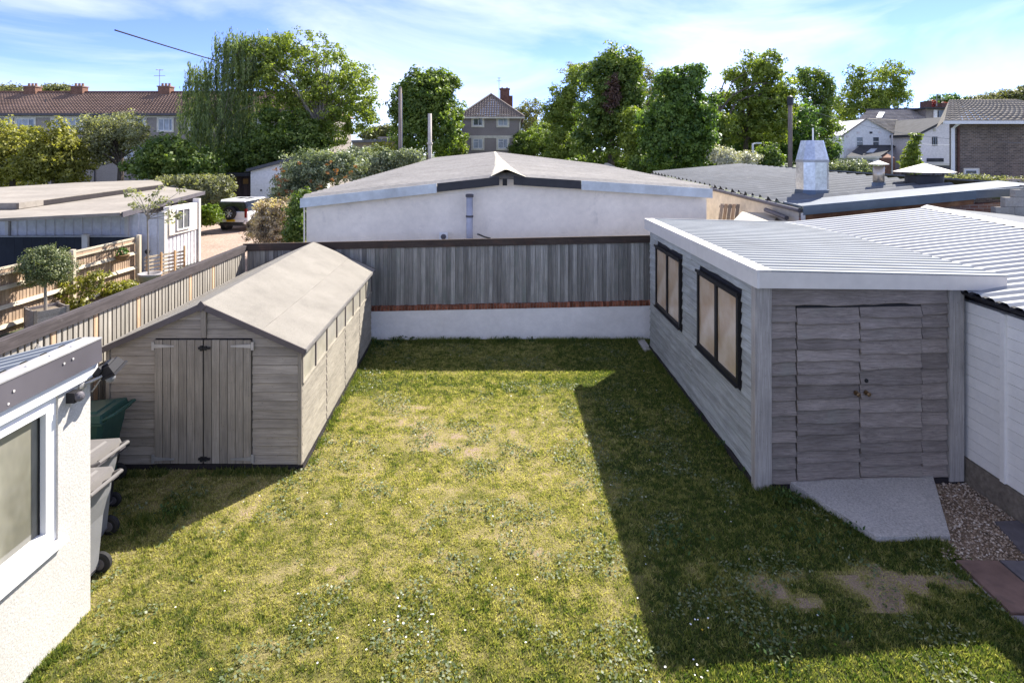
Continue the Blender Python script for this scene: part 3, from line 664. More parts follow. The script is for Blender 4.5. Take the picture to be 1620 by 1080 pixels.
X = -6.1
while X < 5.95:
    o = link('brick', bme, None, (X, by(X)-R.uniform(.004,.010), zb(X)+.002+R.uniform(0,.005)), wall); X += .0705
fence = thing('rear_fence', 'weathered grey featheredge fence with dark capping on top of the white wall', 'fence', (0, by(0), .8))
ztop = lambda X: 2.305+.019*X
meshes = []
for k in range(6):
    q = MB(); wv = R.uniform(.108,.122); q.hexa([(0,0,0),(wv,-.014,0),(wv,.004,0),(0,.005,0)], [(0,0,1),(wv,-.014-R.uniform(0,.003),1),(wv,.004,1),(0,.005,1)])
    me, _ = q.mesh('board', False, (0,0,0)); me.materials.append(M['fence_back']); meshes.append(me)
X = -6.12; k = 0
while X < 5.95:
    z0 = zb(X)+.118; o = link('board', meshes[R.randrange(6)], None, (X, by(X)+.07-R.uniform(0,.006), z0+R.uniform(-.006,.012)), fence)
    o.scale = (1, 1, ztop(X)-.13-z0); X += .0975
slabw(-6.2, 6.0, .025, .062, 2.0, lambda X: ztop(X), 'capping', M['cap_dark_x'], fence)
bpy.data.objects['capping'].name = 'capping'
o = [c for c in fence.children if c.name.startswith('capping')][0]
# lower edge of the capping follows the top
for v in o.data.vertices:
    wx_ = v.co.x+o.location.x+fence.location.x
    if v.co.z+o.location.z+fence.location.z < 2.02: v.co.z = ztop(wx_)-.15-o.location.z-fence.location.z
slabw(-6.2, 6.0, .018, .085, 2.1, lambda X: ztop(X)+.018, 'capping_top', M['cap_dark_x'], fence)
o = [c for c in fence.children if c.name.startswith('capping_top')][0]
for v in o.data.vertices:
    wx_ = v.co.x+o.location.x+fence.location.x
    if v.co.z+o.location.z+fence.location.z < 2.11: v.co.z = ztop(wx_)+.001-o.location.z-fence.location.z
slabw(-6.1, 6.0, .08, .13, 1.35, lambda X: 1.44+.019*X, 'rail', M['cap_dark_x'], fence)

FX = lambda Y: -6.18+.0516*(13.08-Y)
sf = thing('side_fence', 'tall slatted fence with a peeling dark cap rail along the left side', 'fence', (FX(8), 8, 0))
fm = []
for k in range(5):
    q = MB(); wv = R.uniform(.058,.070); q.box(0, .016, 0, wv, 0, 1); me, _ = q.mesh('board', False, (0,0,0)); me.materials.append(M['fence_side']); fm.append(me)
q = MB(); q.box(0, .014, 0, .085, 0, 1); bm2, _ = q.mesh('backing_board', False, (0,0,0)); bm2.materials.append(M['fence_side_back'])
orange = wood('new orange board', (.55,.36,.22), (.72,.52,.34), 2, vary=.08)
Y = 3.2; k = 0
while Y < 13.0:
    new = abs(Y-8.0) < .06 or abs(Y-7.18) < .06 or R.random() < .02
    me = fm[R.randrange(5)]
    if new: q = MB(); q.box(0,.016,0,.075,0,1); me, _ = q.mesh('board', False, (0,0,0)); me.materials.append(orange)
    o = link('board', me, None, (FX(Y)+.03+R.uniform(-.003,.003), Y, .05), sf); o.scale = (1,1,2.0); o.rotation_euler = (0,0,.0516)
    o = link('backing_board', bm2, None, (FX(Y)-.03, Y+.045, .05), sf); o.scale = (1,1,2.0); o.rotation_euler = (0,0,.0516)
    Y += .1
def alongfence(x0, x1, z0, z1, name, m, y0=3.0, y1=13.06, wob=0):
    N = 60 if wob else 4; q = MB(); rows = []
    for k in range(N+1):
        Y = y0+(y1-y0)*k/N; e = R.uniform(-wob, wob); rows.append([q.p(FX(Y)+x0,Y,z0), q.p(FX(Y)+x1,Y,z0+e*.5), q.p(FX(Y)+x1,Y,z1+e), q.p(FX(Y)+x0,Y,z1)])
    for k in range(N):
        for j in range(4): q.f.append([rows[k][j], rows[k+1][j], rows[k+1][(j+1)%4], rows[k][(j+1)%4]])
    q.f.append(rows[0]); q.f.append(rows[-1][::-1]); return q.obj(name, m, sf)
alongfence(.047, .085, 2.035, 2.178, 'cap_rail', M['cap_dark'], wob=.006)
alongfence(-.02, .046, 2.05, 2.186, 'cap_top', M['cap_dark'], wob=0)
for zr in (.4, 1.2): alongfence(-.02, .028, zr, zr+.07, 'rail', M['fence_side_back'])
q = MB(); cx = FX(6.75)+.075
for dz, r in ((0,.055),(.11,.045)):
    q.lathe((cx-.012, 6.93, 1.80+dz), [(r,0),(r,.02),(r-.018,.02),(r-.018,0)], 14, 'x')
q.tube([(cx,6.86,1.84),(cx,6.78,1.86),(cx,6.70,1.80),(cx,6.63,1.70)], .014, 6); q.tube([(cx,6.86,1.88),(cx,6.80,1.90),(cx,6.74,1.86)], .012, 6); q.tube([(cx,6.93,1.74),(cx,6.93,1.97)], .012, 6)
tag(q.obj('fence_bracket', M['hinge']), 'small scrolled pale metal bracket on the left fence above the extension roof', 'bracket')

# ---------------------------------------------------------------- white extension on the left
ex = thing('house_extension', 'white pebble-dashed extension with dark roof fascia at the left edge', 'extension', (-4.6, 4, 0))
EX, EY = -3.965, 5.35
wy0, wy1, wzb, wzt = 2.2, 4.97, .93, 2.21
q = MB()
for (y0, y1, z0, z1) in ((-1,EY,-.1,wzb), (wy1,EY,wzb,wzt), (-1,wy0,wzb,wzt), (-1,EY,wzt,2.30)):
    q.box(-4.22, EX, y0, y1, z0, z1)
q.box(-5.5, -4.22, 5.1, EY, -.1, 2.15); o = q.obj('wall', M['dash'], ex)
wd = thing('window', None, None, (EX, 3.6, wzb)); wd.parent = ex; wd.location = Vector((EX,3.6,wzb))-wloc(ex)
q = MB(); f1 = .07
q.box(EX-.10,EX-.018,wy0,wy1,wzt-f1,wzt); q.box(EX-.10,EX-.018,wy0,wy1,wzb,wzb+f1); q.box(EX-.10,EX-.018,wy1-f1,wy1,wzb+f1,wzt-f1); q.box(EX-.10,EX-.018,3.2,3.3,wzb+f1,wzt-f1)
f2 = .055; a0, a1 = 3.3, wy1-f1
q.box(EX-.09,EX-.004,a0,a1,wzt-f1-f2,wzt-f1); q.box(EX-.09,EX-.004,a0,a1,wzb+f1,wzb+f1+f2); q.box(EX-.09,EX-.004,a1-f2,a1,wzb+f1+f2,wzt-f1-f2); q.box(EX-.09,EX-.004,a0,a0+f2,wzb+f1+f2,wzt-f1-f2); q.obj('frame', M['pvc'], wd)
q = MB(); q.box(EX-.065,EX-.055,a1-f2-.012,a1-f2,wzb+f1+f2,wzt-f1-f2); q.box(EX-.065,EX-.055,a0+f2,a1-f2-.012,wzt-f1-f2-.012,wzt-f1-f2); q.obj('gasket', M['rubber'], wd)
MB().box(EX-.075,EX-.066,a0,a1,wzb+f1,wzt-f1).obj('pane', glass('window glass', (.23,.22,.18), .04, .12), wd)
MB().box(EX-.075,EX-.066,wy0+f1,3.2,wzb+f1,wzt-f1).obj('pane', glass('window glass b', (.23,.22,.18), .04, .12), wd)
MB().box(EX-.12,EX+.055,wy0-.05,wy1+.05,wzb-.045,wzb-.003).obj('sill', M['pvc'], wd)
MB().box(-4.9,EX-.30,2.2,5.0,wzb-.02,2.2).obj('blind', plain('window blind', (.20,.19,.15), .9, bump=None), ex)
MB().box(EX-.02,EX+.035,-1,EY+.05,2.205,2.345).obj('soffit_board', M['pvc'], ex)
q = MB(); q.hexa([(EX+.0,-1,2.325),(EX+.07,-1,2.325),(EX+.07,EY+.06,2.325),(EX+.0,EY+.06,2.325)], [(EX+.0,-1,2.535),(EX+.06,-1,2.535),(EX+.06,EY+.06,2.535),(EX+.0,EY+.06,2.535)]); q.obj('fascia', M['fascia_dark'], ex)
q = MB(); q.box(EX-.11,EX+.066,-1,EY+.065,2.537,2.549); q.obj('edge_flashing', M['hinge'], ex)
q = MB()
for k in range(14): q.lathe((EX-.02, 5.15-k*.24, 2.55), [(.012,0),(.009,.008)], 8)
for yy, zz_ in ((4.95,2.47),(5.05,2.475),(4.45,2.44),(4.4,2.36)): q.lathe((EX+.068,yy,zz_), [(.010,0),(.010,.004)], 8, 'x')
q.obj('screws', M['white_trim'], ex, kind='stuff')
profiled('roof_sheet', (EX-.1,-1,2.535), (-5.6,-1,2.14), (EX-.1,EY+.04,2.535), (-5.6,EY+.04,2.14), 32, .028, M['zinc'], ex, .4)
# flood light and sensor
fl = thing('flood_light', 'black outdoor flood light on an arm at the corner of the white extension', 'light', (EX+.05, EY-.05, 2.15))
q = MB(); q.tube([(EX-.01,5.24,2.165),(EX+.06,5.30,2.18),(EX+.10,5.36,2.20)], .014, 8); q.lathe((EX-.004,5.24,2.165), [(.045,0),(.045,.02),(.02,.03)], 14, 'x'); q.tube([(EX+.02,5.34,2.06),(EX+.09,5.36,2.17)], .007, 6); q.obj('bracket', M['hinge'], fl)
q = MB(); c = Vector((EX+.15, 5.42, 2.265)); ax = Vector((.80,.18,.50)).normalized(); ay = Vector((-.22,.97,0)).normalized(); az = ax.cross(ay)
def ob(q, c, ax, ay, az, hx, hy, hz, tx=1.0):
    f_ = lambda a, b_, d: tuple(c+ax*a+ay*b_+az*d)
    q.hexa([f_(-hx,-hy*tx,-hz*tx),f_(-hx,hy*tx,-hz*tx),f_(-hx,hy*tx,hz*tx),f_(-hx,-hy*tx,hz*tx)], [f_(hx,-hy,-hz),f_(hx,hy,-hz),f_(hx,hy,hz),f_(hx,-hy,hz)]); return q
ax, az = Vector((.42,.30,-.86)).normalized(), None; ay = Vector((.15,.98,-.05)); ay = (ay-ax*ay.dot(ax)).normalized(); az = ax.cross(ay)
ob(q, c, ax, ay, az, .045, .085, .065, .8); ob(q, c+ax*.045, ax, ay, az, .012, .095, .075); q.obj('lamp_head', M['black_plastic'], fl)
q = MB(); ob(q, c+ax*.06, ax, ay, az, .003, .08, .06); q.obj('lens', glass('lamp lens', (.05,.055,.065), .15), fl)
q = MB(); ob(q, c-ax*.05, ax, ay, az, .012, .05, .04, .7); ob(q, Vector((EX+.075,5.37,2.24)), Vector((.6,0,.8)), Vector((0,1,0)), Vector((-.8,0,.6)), .05, .04, .025); q.obj('housing', M['black_plastic'], fl)
q = MB(); q.lathe((EX+.15,5.40,2.165), [(.012,.04),(.04,.03),(.045,0),(.03,-.03),(.01,-.04)], 12); q.obj('sensor', M['bin_grey'], fl)
sn = thing('alarm_sensor', 'small dark box sensor fixed to the white wall beside the flood light', 'sensor', (EX, 5.1, 2.1))
q = MB(); q.box(EX-.002,EX+.075,5.055,5.145,2.075,2.165); q.obj('housing', M['black_plastic'], sn)
q = MB(); q.lathe((EX+.075,5.10,2.12), [(.042,0),(.044,.022),(.030,.04),(.012,.048)], 14, 'x'); q.obj('dome', M['bin_trim'], sn)

# ---------------------------------------------------------------- wheelie bins
def wheelie(name, label, x, y, rot, h, body_m, lid_m, trim_m, sc=1.0, wheels=True):
    T = Matrix.Translation((x, y, 0)) @ Matrix.Rotation(rot, 4, 'Z') @ Matrix.Scale(sc, 4)
    Fm = lambda a, b_, c_: tuple(T @ Vector((a, b_, c_)))
    t_ = thing(name, label, 'bin', (x, y, 0), 'wheelie bins behind the extension')
    # local: back (handle, wheels) towards +x
    q = MB(Fm); hb = h-.10
    lv = [(.05,-.22,.20,.20),(.12,-.235,.225,.215),(.62,-.29,.255,.245),(hb-.16,-.32,.30,.255),(hb-.03,-.335,.315,.265),(hb,-.35,.33,.28)]
    rings = []
    for z, x0, x1, wy in lv:
        r_ = .045; rings.append([q.p(*p, z) for p in ((x0+r_,-wy),(x1-r_,-wy),(x1,-wy+r_),(x1,wy-r_),(x1-r_,wy),(x0+r_,wy),(x0,wy-r_),(x0,-wy+r_))])
    for k in range(len(rings)-1):
        for j in range(8): q.f.append([rings[k][j], rings[k][(j+1)%8], rings[k+1][(j+1)%8], rings[k+1][j]])
    q.f.append(rings[0][::-1]); q.f.append(rings[-1]); q.obj('body', body_m, t_)
    q = MB(Fm); zl = hb+.004
    P_ = [(-.375,-.29),(.315,-.29),(.335,-.25),(.335,.25),(.315,.29),(-.375,.29)]
    top = [(-.36,-.265,.035),(.30,-.265,.085),(.305,-.24,.088),(.305,.24,.088),(.30,.265,.085),(-.36,.265,.035)]
    q.hexa([(a, b_, zl) for a, b_ in P_], [(a, b_, zl+c_) for a, b_, c_ in top])
    q.hexa([(-.28,-.19,zl+.04),(.22,-.19,zl+.078),(.22,.19,zl+.078),(-.28,.19,zl+.04)], [(-.26,-.17,zl+.062),(.20,-.17,zl+.098),(.20,.17,zl+.098),(-.26,.17,zl+.062)]); q.obj('lid', lid_m, t_)
    q = MB(Fm); q.box(-.365,.345,-.30,.30,hb-.03,hb+.001); q.obj('rim', trim_m, t_)
    q = MB(Fm); q.tube([(.28,-.25,hb+.0),(.39,-.25,hb+.055),(.43,-.22,hb+.07),(.43,.22,hb+.07),(.39,.25,hb+.055),(.28,.25,hb+.0)], .019, 8)
    q.tube([(.30,-.10,hb-.0),(.43,-.10,hb+.07)], .014, 6); q.tube([(.30,.10,hb-.0),(.43,.10,hb+.07)], .014, 6); q.obj('handle', lid_m if trim_m is not M['bin_green'] else trim_m, t_)
    if wheels:
        for s in (-1, 1):
            q = MB(Fm); q.lathe((.215, s*.225-.03, .105), [(.03,-.0),(.085,0),(.105,.012),(.105,.048),(.085,.06),(.03,.06)], 20, 'y'); wv_ = q.obj('wheel', M['rubber'], t_)
            q = MB(Fm); q.lathe((.215, s*.225-.036, .105), [(.055,0),(.055,.072)], 14, 'y'); q.obj('hub', M['bin_trim'], wv_)
        q = MB(Fm); q.tube([(.215,-.22,.105),(.215,.22,.105)], .012, 6); q.obj('axle', M['bin_trim'], t_)
    return t_
wheelie('wheelie_bin', 'grey wheelie bin nearest the extension wall with its wheel on the grass', -4.43, 5.61, .0, 1.08, M['bin_grey'], M['bin_lid'], M['bin_trim'])
wheelie('wheelie_bin', 'grey wheelie bin in the middle with a sun-bleached lid', -4.76, 6.20, -.03, 1.08, M['bin_grey'], M['bin_lid'], M['bin_trim'])
wheelie('wheelie_bin', 'dark green wheelie bin beside the shed front', -5.40, 7.27, .05, 1.07, M['bin_green'], M['bin_green'], M['bin_green'])
wheelie('wheelie_bin', 'small black wheelie bin between the green bin and the grey bins', -5.02, 6.74, .02, .95, M['black_plastic'], M['black_plastic'], M['bin_trim'], .82)
# ---------------------------------------------------------------- white gabled workshop behind the fence
M['w_wall'] = plain('cream white painted wall', (.90,.81,.70), .9, n1=(8,.05), n2=(.8,.10), bump=(20,.5), dirt=((.50,.45,.41), 1.5, .58, .6))
M['fascia_pale'] = plain('pale blue grey fascia', (.58,.62,.64), .6, bump=None)
M['fascia_black'] = plain('black fascia', (.045,.045,.05), .5, bump=None)
M['cream'] = plain('cream wall', (.66,.59,.50), .9, n2=(.9,.12), dirt=((.46,.40,.33), 1.5, .6, .4))
M['ridge'] = plain('yellowed ridge cap', (.58,.53,.42), .7, n2=(1.5,.15), bump=None)
wk = thing('workshop', 'long white gabled workshop with pale sheet roof behind the rear fence', 'workshop', (0, 20, 0))
GL, GR = Vector((-5.42, 15.0, 0)), Vector((5.23, 15.3, 0))
GM = GL.lerp(GR, .495)
eL, eM, eR = 3.10, 3.68, 3.33
FLp, FMp, FRp = A(690, 251, 36), A(783, 242, 36), A(950, 262, 33)
q = MB(); q.hexa([(GL.x,GL.y,-.2),(GR.x,GR.y,-.2),(GR.x,GR.y+.25,-.2),(GL.x,GL.y+.25,-.2)], [(GL.x,GL.y,eL-.12),(GR.x,GR.y,eR-.12),(GR.x,GR.y+.25,eR-.12),(GL.x,GL.y+.25,eL-.12)])
q.hexa([(GL.x,GL.y,eL-.121),(GR.x,GR.y,eR-.121),(GR.x,GR.y+.25,eR-.121),(GL.x,GL.y+.25,eL-.121)], [(GM.x-.2,GM.y,eM-.08),(GM.x+.2,GM.y,eM-.08),(GM.x+.2,GM.y+.25,eM-.08),(GM.x-.2,GM.y+.25,eM-.08)])
q.hexa([(GL.x,GL.y+.26,-.5),(GL.x+.2,GL.y+.26,-.5),(FLp.x+.2,FLp.y,-.5),(FLp.x,FLp.y,-.5)], [(GL.x,GL.y+.26,eL-.12),(GL.x+.2,GL.y+.26,eL-.12),(FLp.x+.2,FLp.y,FLp.z-.1),(FLp.x,FLp.y,FLp.z-.1)])
q.hexa([(GR.x-.2,GR.y+.26,-.5),(GR.x,GR.y+.26,-.5),(FRp.x,FRp.y,-.5),(FRp.x-.2,FRp.y,-.5)], [(GR.x-.2,GR.y+.26,eR-.12),(GR.x,GR.y+.26,eR-.12),(FRp.x,FRp.y,FRp.z-.1),(FRp.x-.2,FRp.y,FRp.z-.1)])
q.obj('wall', M['w_wall'], wk)
def sheetroof(name, a, b, c, d, n, m, par, h=.03, seams=0):
    """old corrugated sheets: ribs across slope a->b, repeated towards c"""
    return profiled(name, a, b, c, d, n, h, m, par, .4, .3)
off = Vector((0,-.16,0))
eLo = Vector((GL.x-.10,GL.y-.16,eL)); eMo = Vector((GM.x,GM.y-.16,eM)); eRo = Vector((GR.x+.10,GR.y-.16,eR))
sheetroof('roof_sheet', eLo, eMo, FLp, FMp, 46, M['roof_old'], wk, .085); sheetroof('roof_sheet', eMo, eRo, FMp, FRp, 42, M['roof_old'], wk, .085)
def fas(t0, t1, a, b, m, h=.21, pr=.03):
    p, q_ = a.lerp(b, t0), a.lerp(b, t1); q = MB(); q.hexa([(p.x,p.y-pr,p.z-h),(q_.x,q_.y-pr,q_.z-h),(q_.x,q_.y,q_.z-h),(p.x,p.y,p.z-h)], [(p.x,p.y-pr,p.z+.015),(q_.x,q_.y-pr,q_.z+.015),(q_.x,q_.y,q_.z+.015),(p.x,p.y,p.z+.015)]); q.obj('fascia', m, wk)
fas(0,.66,eLo,eMo,M['fascia_pale'],.23); fas(.662,.965,eLo,eMo,M['fascia_black']); fas(.035,.36,eMo,eRo,M['fascia_black']); fas(.362,1,eMo,eRo,M['fascia_pale'],.23)
q = MB(); rows = []
for k in range(11):
    t_ = k/10; P_ = eMo.lerp(FMp, t_); w_ = .30+.10*(1-t_)+.02*math.sin(k*2.2); u_ = .10*(1-t_)**3; rows.append([q.p(P_.x-w_,P_.y-.2*(k==0),P_.z-.015+u_*.3), q.p(P_.x-.04,P_.y-.2*(k==0),P_.z+.085+u_), q.p(P_.x+.04,P_.y-.2*(k==0),P_.z+.085+u_), q.p(P_.x+w_+.12*(1-t_),P_.y-.1*(k==0),P_.z-.03+u_*.2)])
for k in range(10):
    for j in range(3): q.f.append([rows[k][j],rows[k][j+1],rows[k+1][j+1],rows[k+1][j]])
q.obj('ridge_cap', M['ridge'], wk)
vx = A(743, 300, 14.9)
q = MB(); q.lathe((vx.x, 14.88, 0), [(.085,1.2),(.085,3.14)], 16); vp = q.obj('vent_pipe', plain('grey soil pipe', (.40,.40,.46), .5, bump=None), wk, True)
q = MB(); q.lathe((vx.x, 14.88, 3.14), [(.092,0),(.105,.01),(.105,.07),(.085,.085),(.03,.085)], 16); q.lathe((vx.x,14.88,2.62), [(.10,0),(.10,.05)], 16); q.obj('collar', M['fascia_dark'], vp)
q = MB(); a = A(702, 374, 14.98); q.box(a.x-.11,a.x+.11,14.93,14.99,a.z-.11,a.z+.11); q.obj('vent_plate', M['pvc'], wk)
q = MB(); q.lathe((a.x,14.93,a.z), [(.07,0),(.07,-.02),(.03,-.03)], 14, 'y'); q.obj('vent_outlet', M['fascia_dark'], wk)
q = MB(); q.tube([A(755,370,14.9),A(767,375,14.92),A(776,377,14.95)], .02, 6); q.obj('waste_pipe', M['black_plastic'], wk)
q = MB(); a = A(480,385,14.9); q.tube([(GL.x-.03,14.93,.2),(GL.x-.03,14.93,2.95)], .02, 6); q.obj('edge_bead', M['w_wall'], wk)
q = MB(); a = eMo; q.box(a.x-.10,a.x+.02,a.y-.02,a.y+.02,a.z-.24,a.z-.06); q.obj('hook', M['black_iron'], wk)

# ---------------------------------------------------------------- industrial building on the right
iw = thing('industrial_unit', 'flat corrugated-roof workshop with blue-grey fascia behind the outbuilding roof', 'workshop', (10, 18, 0))
E0, E1 = Vector((6.88,13.5,3.0)), Vector((6.46,26.2,3.38)); R1_, R0_ = Vector((10.95,27.2,3.73)), Vector((12.9,14.0,3.49)); K0 = Vector((11.0,13.55,3.37))
profiled('roof_sheet', E0+Vector((0,.9,.03)), K0.lerp(R0_,.3)+Vector((0,.9,.03)), E1, R1_, 26, .085, M['roof_blue'], iw, .25, .3)
q = MB(); q.prism([tuple(E0),tuple(K0),tuple(R0_),tuple(R0_+Vector((-.1,1.0,.04))),tuple(K0+Vector((0,1.0,.04))),tuple(E0+Vector((0,.95,.03)))], (0,0,.04)); q.obj('apron', plain('dull metal apron', (.13,.15,.18), .7, 0, bump=None, spec=.15), iw)
q = MB(); q.prism([tuple(R1_),tuple(R0_),(R0_.x+7,R0_.y+1,2.4),(R1_.x+7,R1_.y,2.6)], (0,0,.05)); q.obj('roof_sheet', M['roof_blue'], iw)
M['fascia_blue'] = plain('dark slate blue fascia', (.10,.125,.16), .35, .4, n1=(3,.1), bump=None)
M['rusty'] = plain('rusty board', (.16,.075,.04), .85, dirt=((.30,.16,.08), 3, .5, .7))
def verge(a, b, h, m, name, dz=0, pr=.05, dy=0):
    q = MB(); q.hexa([(a.x,a.y-pr+dy,a.z-h+dz),(b.x,b.y-pr+dy,b.z-h+dz),(b.x,b.y+dy,b.z-h+dz),(a.x,a.y+dy,a.z-h+dz)], [(a.x,a.y-pr+dy,a.z+dz),(b.x,b.y-pr+dy,b.z+dz),(b.x,b.y+dy,b.z+dz),(a.x,a.y+dy,a.z+dz)]); q.obj(name, m, iw)
K1 = Vector((14.5,14.3,3.47))
verge(E0,K0,.22,M['fascia_blue'],'fascia',.05,.05,-.02); verge(K0,K1,.20,M['fascia_blue'],'fascia',.05,.05,-.02)
verge(E0+Vector((.1,0,0)),K0,.12,M['rusty'],'rusty_board',-.175,.03,.03)
t = NT('old red brick'); br = t.n('ShaderNodeTexBrick'); c = t.coord((1,1,1), False)
cx = t.n('ShaderNodeSeparateXYZ'); t.l(c, cx.inputs[0]); cb = t.n('ShaderNodeCombineXYZ'); t.l(cx.outputs[0], cb.inputs[0]); t.l(cx.outputs[2], cb.inputs[1]); t.l(cb.outputs[0], br.inputs['Vector'])
br.inputs['Scale'].default_value = 1; br.inputs['Brick Width'].default_value = .225; br.inputs['Row Height'].default_value = .075; br.inputs['Mortar Size'].default_value = .008
br.inputs['Color1'].default_value = (.25,.10,.07,1); br.inputs['Color2'].default_value = (.34,.17,.12,1); br.inputs['Mortar'].default_value = (.42,.38,.34,1)
M['brick_wall'] = t.done(t.mix(t.ramp(t.noise(c,1.2,5),[(.45,0),(.62,.7)]), br.outputs['Color'], (.47,.43,.38)), .9)
q = MB(); q.hexa([(6.98,13.62,-.2),(13,13.9,-.2),(13,14.1,-.2),(6.98,13.84,-.2)], [(6.98,13.62,2.74),(13,13.9,3.18),(13,14.1,3.18),(6.98,13.84,2.74)]); q.obj('brick_wall', M['brick_wall'], iw)
q = MB(); q.hexa([(6.98,13.845,-.3),(7.18,13.845,-.3),(6.75,26,-.4),(6.55,26,-.4)], [(6.98,13.845,2.88),(7.18,13.845,2.88),(6.75,26,3.25),(6.55,26,3.25)]); q.obj('side_wall', M['cream'], iw)
q = MB(); q.tube([E0+Vector((-.03,.05,-.07)), E1+Vector((-.03,0,-.07))], .055, 8); q.obj('gutter', M['fascia_dark'], iw)
q = MB(); q.tube([E0+Vector((.02,-.02,-.12)), E0+Vector((.05,.04,-1.4))], .05, 8); q.obj('downpipe', plain('white downpipe', (.62,.58,.54), .6, bump=None), iw)
q = MB(); q.tube([E0+Vector((-.10,1.7,-.22)), E0+Vector((-.12,.5,-.30))], .06, 8); q.obj('overflow_pipe', M['fascia_dark'], iw)
# roof terminals
M['galv'] = plain('spangled galvanised steel', (.55,.57,.59), .3, .9, n1=(14,.2), n2=(3,.12), bump=(14,.1), dirt=((.42,.43,.44), 4, .6, .4))
ch = thing('chimney_cowl', 'tall tapered galvanised cowl on a square duct on the industrial roof', 'cowl', (8.7, 16.4, 3.1))
c = A(1285, 300, 15.5); cx_, cy_ = c.x, 15.5; zb_ = 3.13
def frus(q, z0, h0, z1, h1, rot=.12, n=8, ch_=.80):
    z0, z1, h0, h1 = zb_+(z0-zb_)*.93, zb_+(z1-zb_)*.93, h0*.93, h1*.93
    r_ = []
    for z, h in ((z0,h0),(z1,h1)):
        pts = []
        for k in range(4):
            a = math.pi/4+k*math.pi/2
            for s in (-ch_*.45, ch_*.45): pts.append((cx_+h*math.cos(a+s+rot)*1.12, cy_+h*math.sin(a+s+rot)*1.12, z))
        r_.append(pts)
    q.hexa(r_[0], r_[1])
q = MB(); frus(q, zb_-.15, .45, zb_+.19, .41); q.obj('flashing_skirt', M['fascia_blue'], ch)
q = MB(); frus(q, zb_+.16, .385, zb_+1.0, .385); q.obj('duct', M['galv'], ch)
q = MB(); frus(q, zb_+.985, .40, zb_+1.06, .40); q.obj('band', plain('dull band', (.33,.34,.35), .5, .6, bump=None), ch)
q = MB(); frus(q, zb_+1.04, .395, zb_+1.62, .27); q.obj('tapered_hood', M['galv'], ch)
q = MB(); q.tube([(cx_+.02,cy_,zb_+1.45),(cx_+.02,cy_,zb_+1.85)], .02, 6); q.obj('rod', M['pvc'], ch)
fl2 = thing('flue', 'short round steel flue with small conical cap on the industrial roof', 'flue', (A(1390,300,15.7).x, 15.7, 3.2))
a = A(1390, 300, 15.7); FS = .86
q = MB(); q.lathe((a.x,15.7,a.z-.25), [(.18,0),(.165,.45)], 16); q.obj('flashing', M['fascia_blue'], fl2, True)
q = MB(); q.lathe((a.x,15.7,a.z+.19), [(.14,0),(.14,.46),(.13,.46)], 18); q.obj('pipe', plain('warm steel', (.55,.47,.38), .35, .7, bump=None), fl2, True)
q = MB(); q.lathe((a.x,15.7,a.z+.69), [(.25,0),(.25,.015),(.02,.11)], 18); q.tube([(a.x-.1,15.7,a.z+.63),(a.x-.1,15.7,a.z+.70)], .012, 5); q.tube([(a.x+.1,15.7,a.z+.63),(a.x+.1,15.7,a.z+.70)], .012, 5); q.obj('cap', M['off_trim'], fl2)
mv = thing('roof_vent', 'wide mushroom roof vent with cream conical lid on the industrial roof', 'vent', (A(1462,293,15.6).x, 15.6, 3.3)); a = A(1462, 294, 15.6)
q = MB(); q.lathe((a.x,15.6,a.z-.2), [(.67,0),(.64,.21),(.46,.24)], 24); q.obj('flashing', plain('dull metal', (.3,.31,.33), .5, .4, bump=None), mv)
q = MB(); q.lathe((a.x,15.6,a.z-.05), [(.445,0),(.445,.33),(.41,.34)], 24); q.obj('drum', M['fascia_black'], mv)
q = MB()
for k in range(6): q.tube([(a.x+.42*math.cos(k*1.047+.4),15.6+.42*math.sin(k*1.047+.4),a.z+.3),(a.x+.42*math.cos(k*1.047+.4),15.6+.42*math.sin(k*1.047+.4),a.z+.44)], .02, 5)
q.obj('struts', M['fascia_dark'], mv)
q = MB(); q.lathe((a.x,15.6,a.z+.37), [(.71,0),(.72,.018),(.035,.24),(.0,.245)], 28); q.obj('lid', plain('cream enamelled steel', (.66,.60,.51), .5, bump=None), mv)
# metal cabinet and pallet against its side wall
M['cab'] = plain('stained grey cabinet', (.33,.32,.28), .7, n2=(1.5,.2), dirt=((.20,.21,.19), 2.5, .52, .6))
q = MB(); c0 = Vector((6.45,15.0,0)); F_ = frame(c0, (.86,-.5,0), (.5,.86,0)); b = MB(F_)
b.box(-.42,.42,-.9,.7,-.2,2.52); cb_ = thing('metal_cabinet', 'grey stained metal cabinet against the cream side wall of the industrial unit', 'cabinet', c0); b.obj('body', M['cab'], cb_)
MB(F_).hexa([(-.47,-.95,2.522),(.47,-.95,2.522),(.47,.74,2.522),(-.47,.74,2.522)],[(-.47,-.95,2.55),(.47,-.95,2.55),(.47,.74,2.66),(-.47,.74,2.66)]).obj('lid', plain('beige lid', (.52,.46,.37), .8), cb_)
pl = thing('pallet', 'brown slatted wooden pallet leaning on the cream side wall', 'pallet', (6.15,16.8,.9)); F_ = lambda x, y, z: (6.05+.62*x+.45*z*.3, 16.9-.25*x+y, 1.7+z*.95)
for k in range(5): MB(F_).box(k*.165,k*.165+.13,0,.025,0,1.15).obj('slat', M['brown_wood'] if k % 2 else M['waney_x'], pl)
for z in (.08,.55,1.02): MB(F_).box(0,.8,.027,.10,z,z+.08).obj('bearer', M['waney_x'], pl)

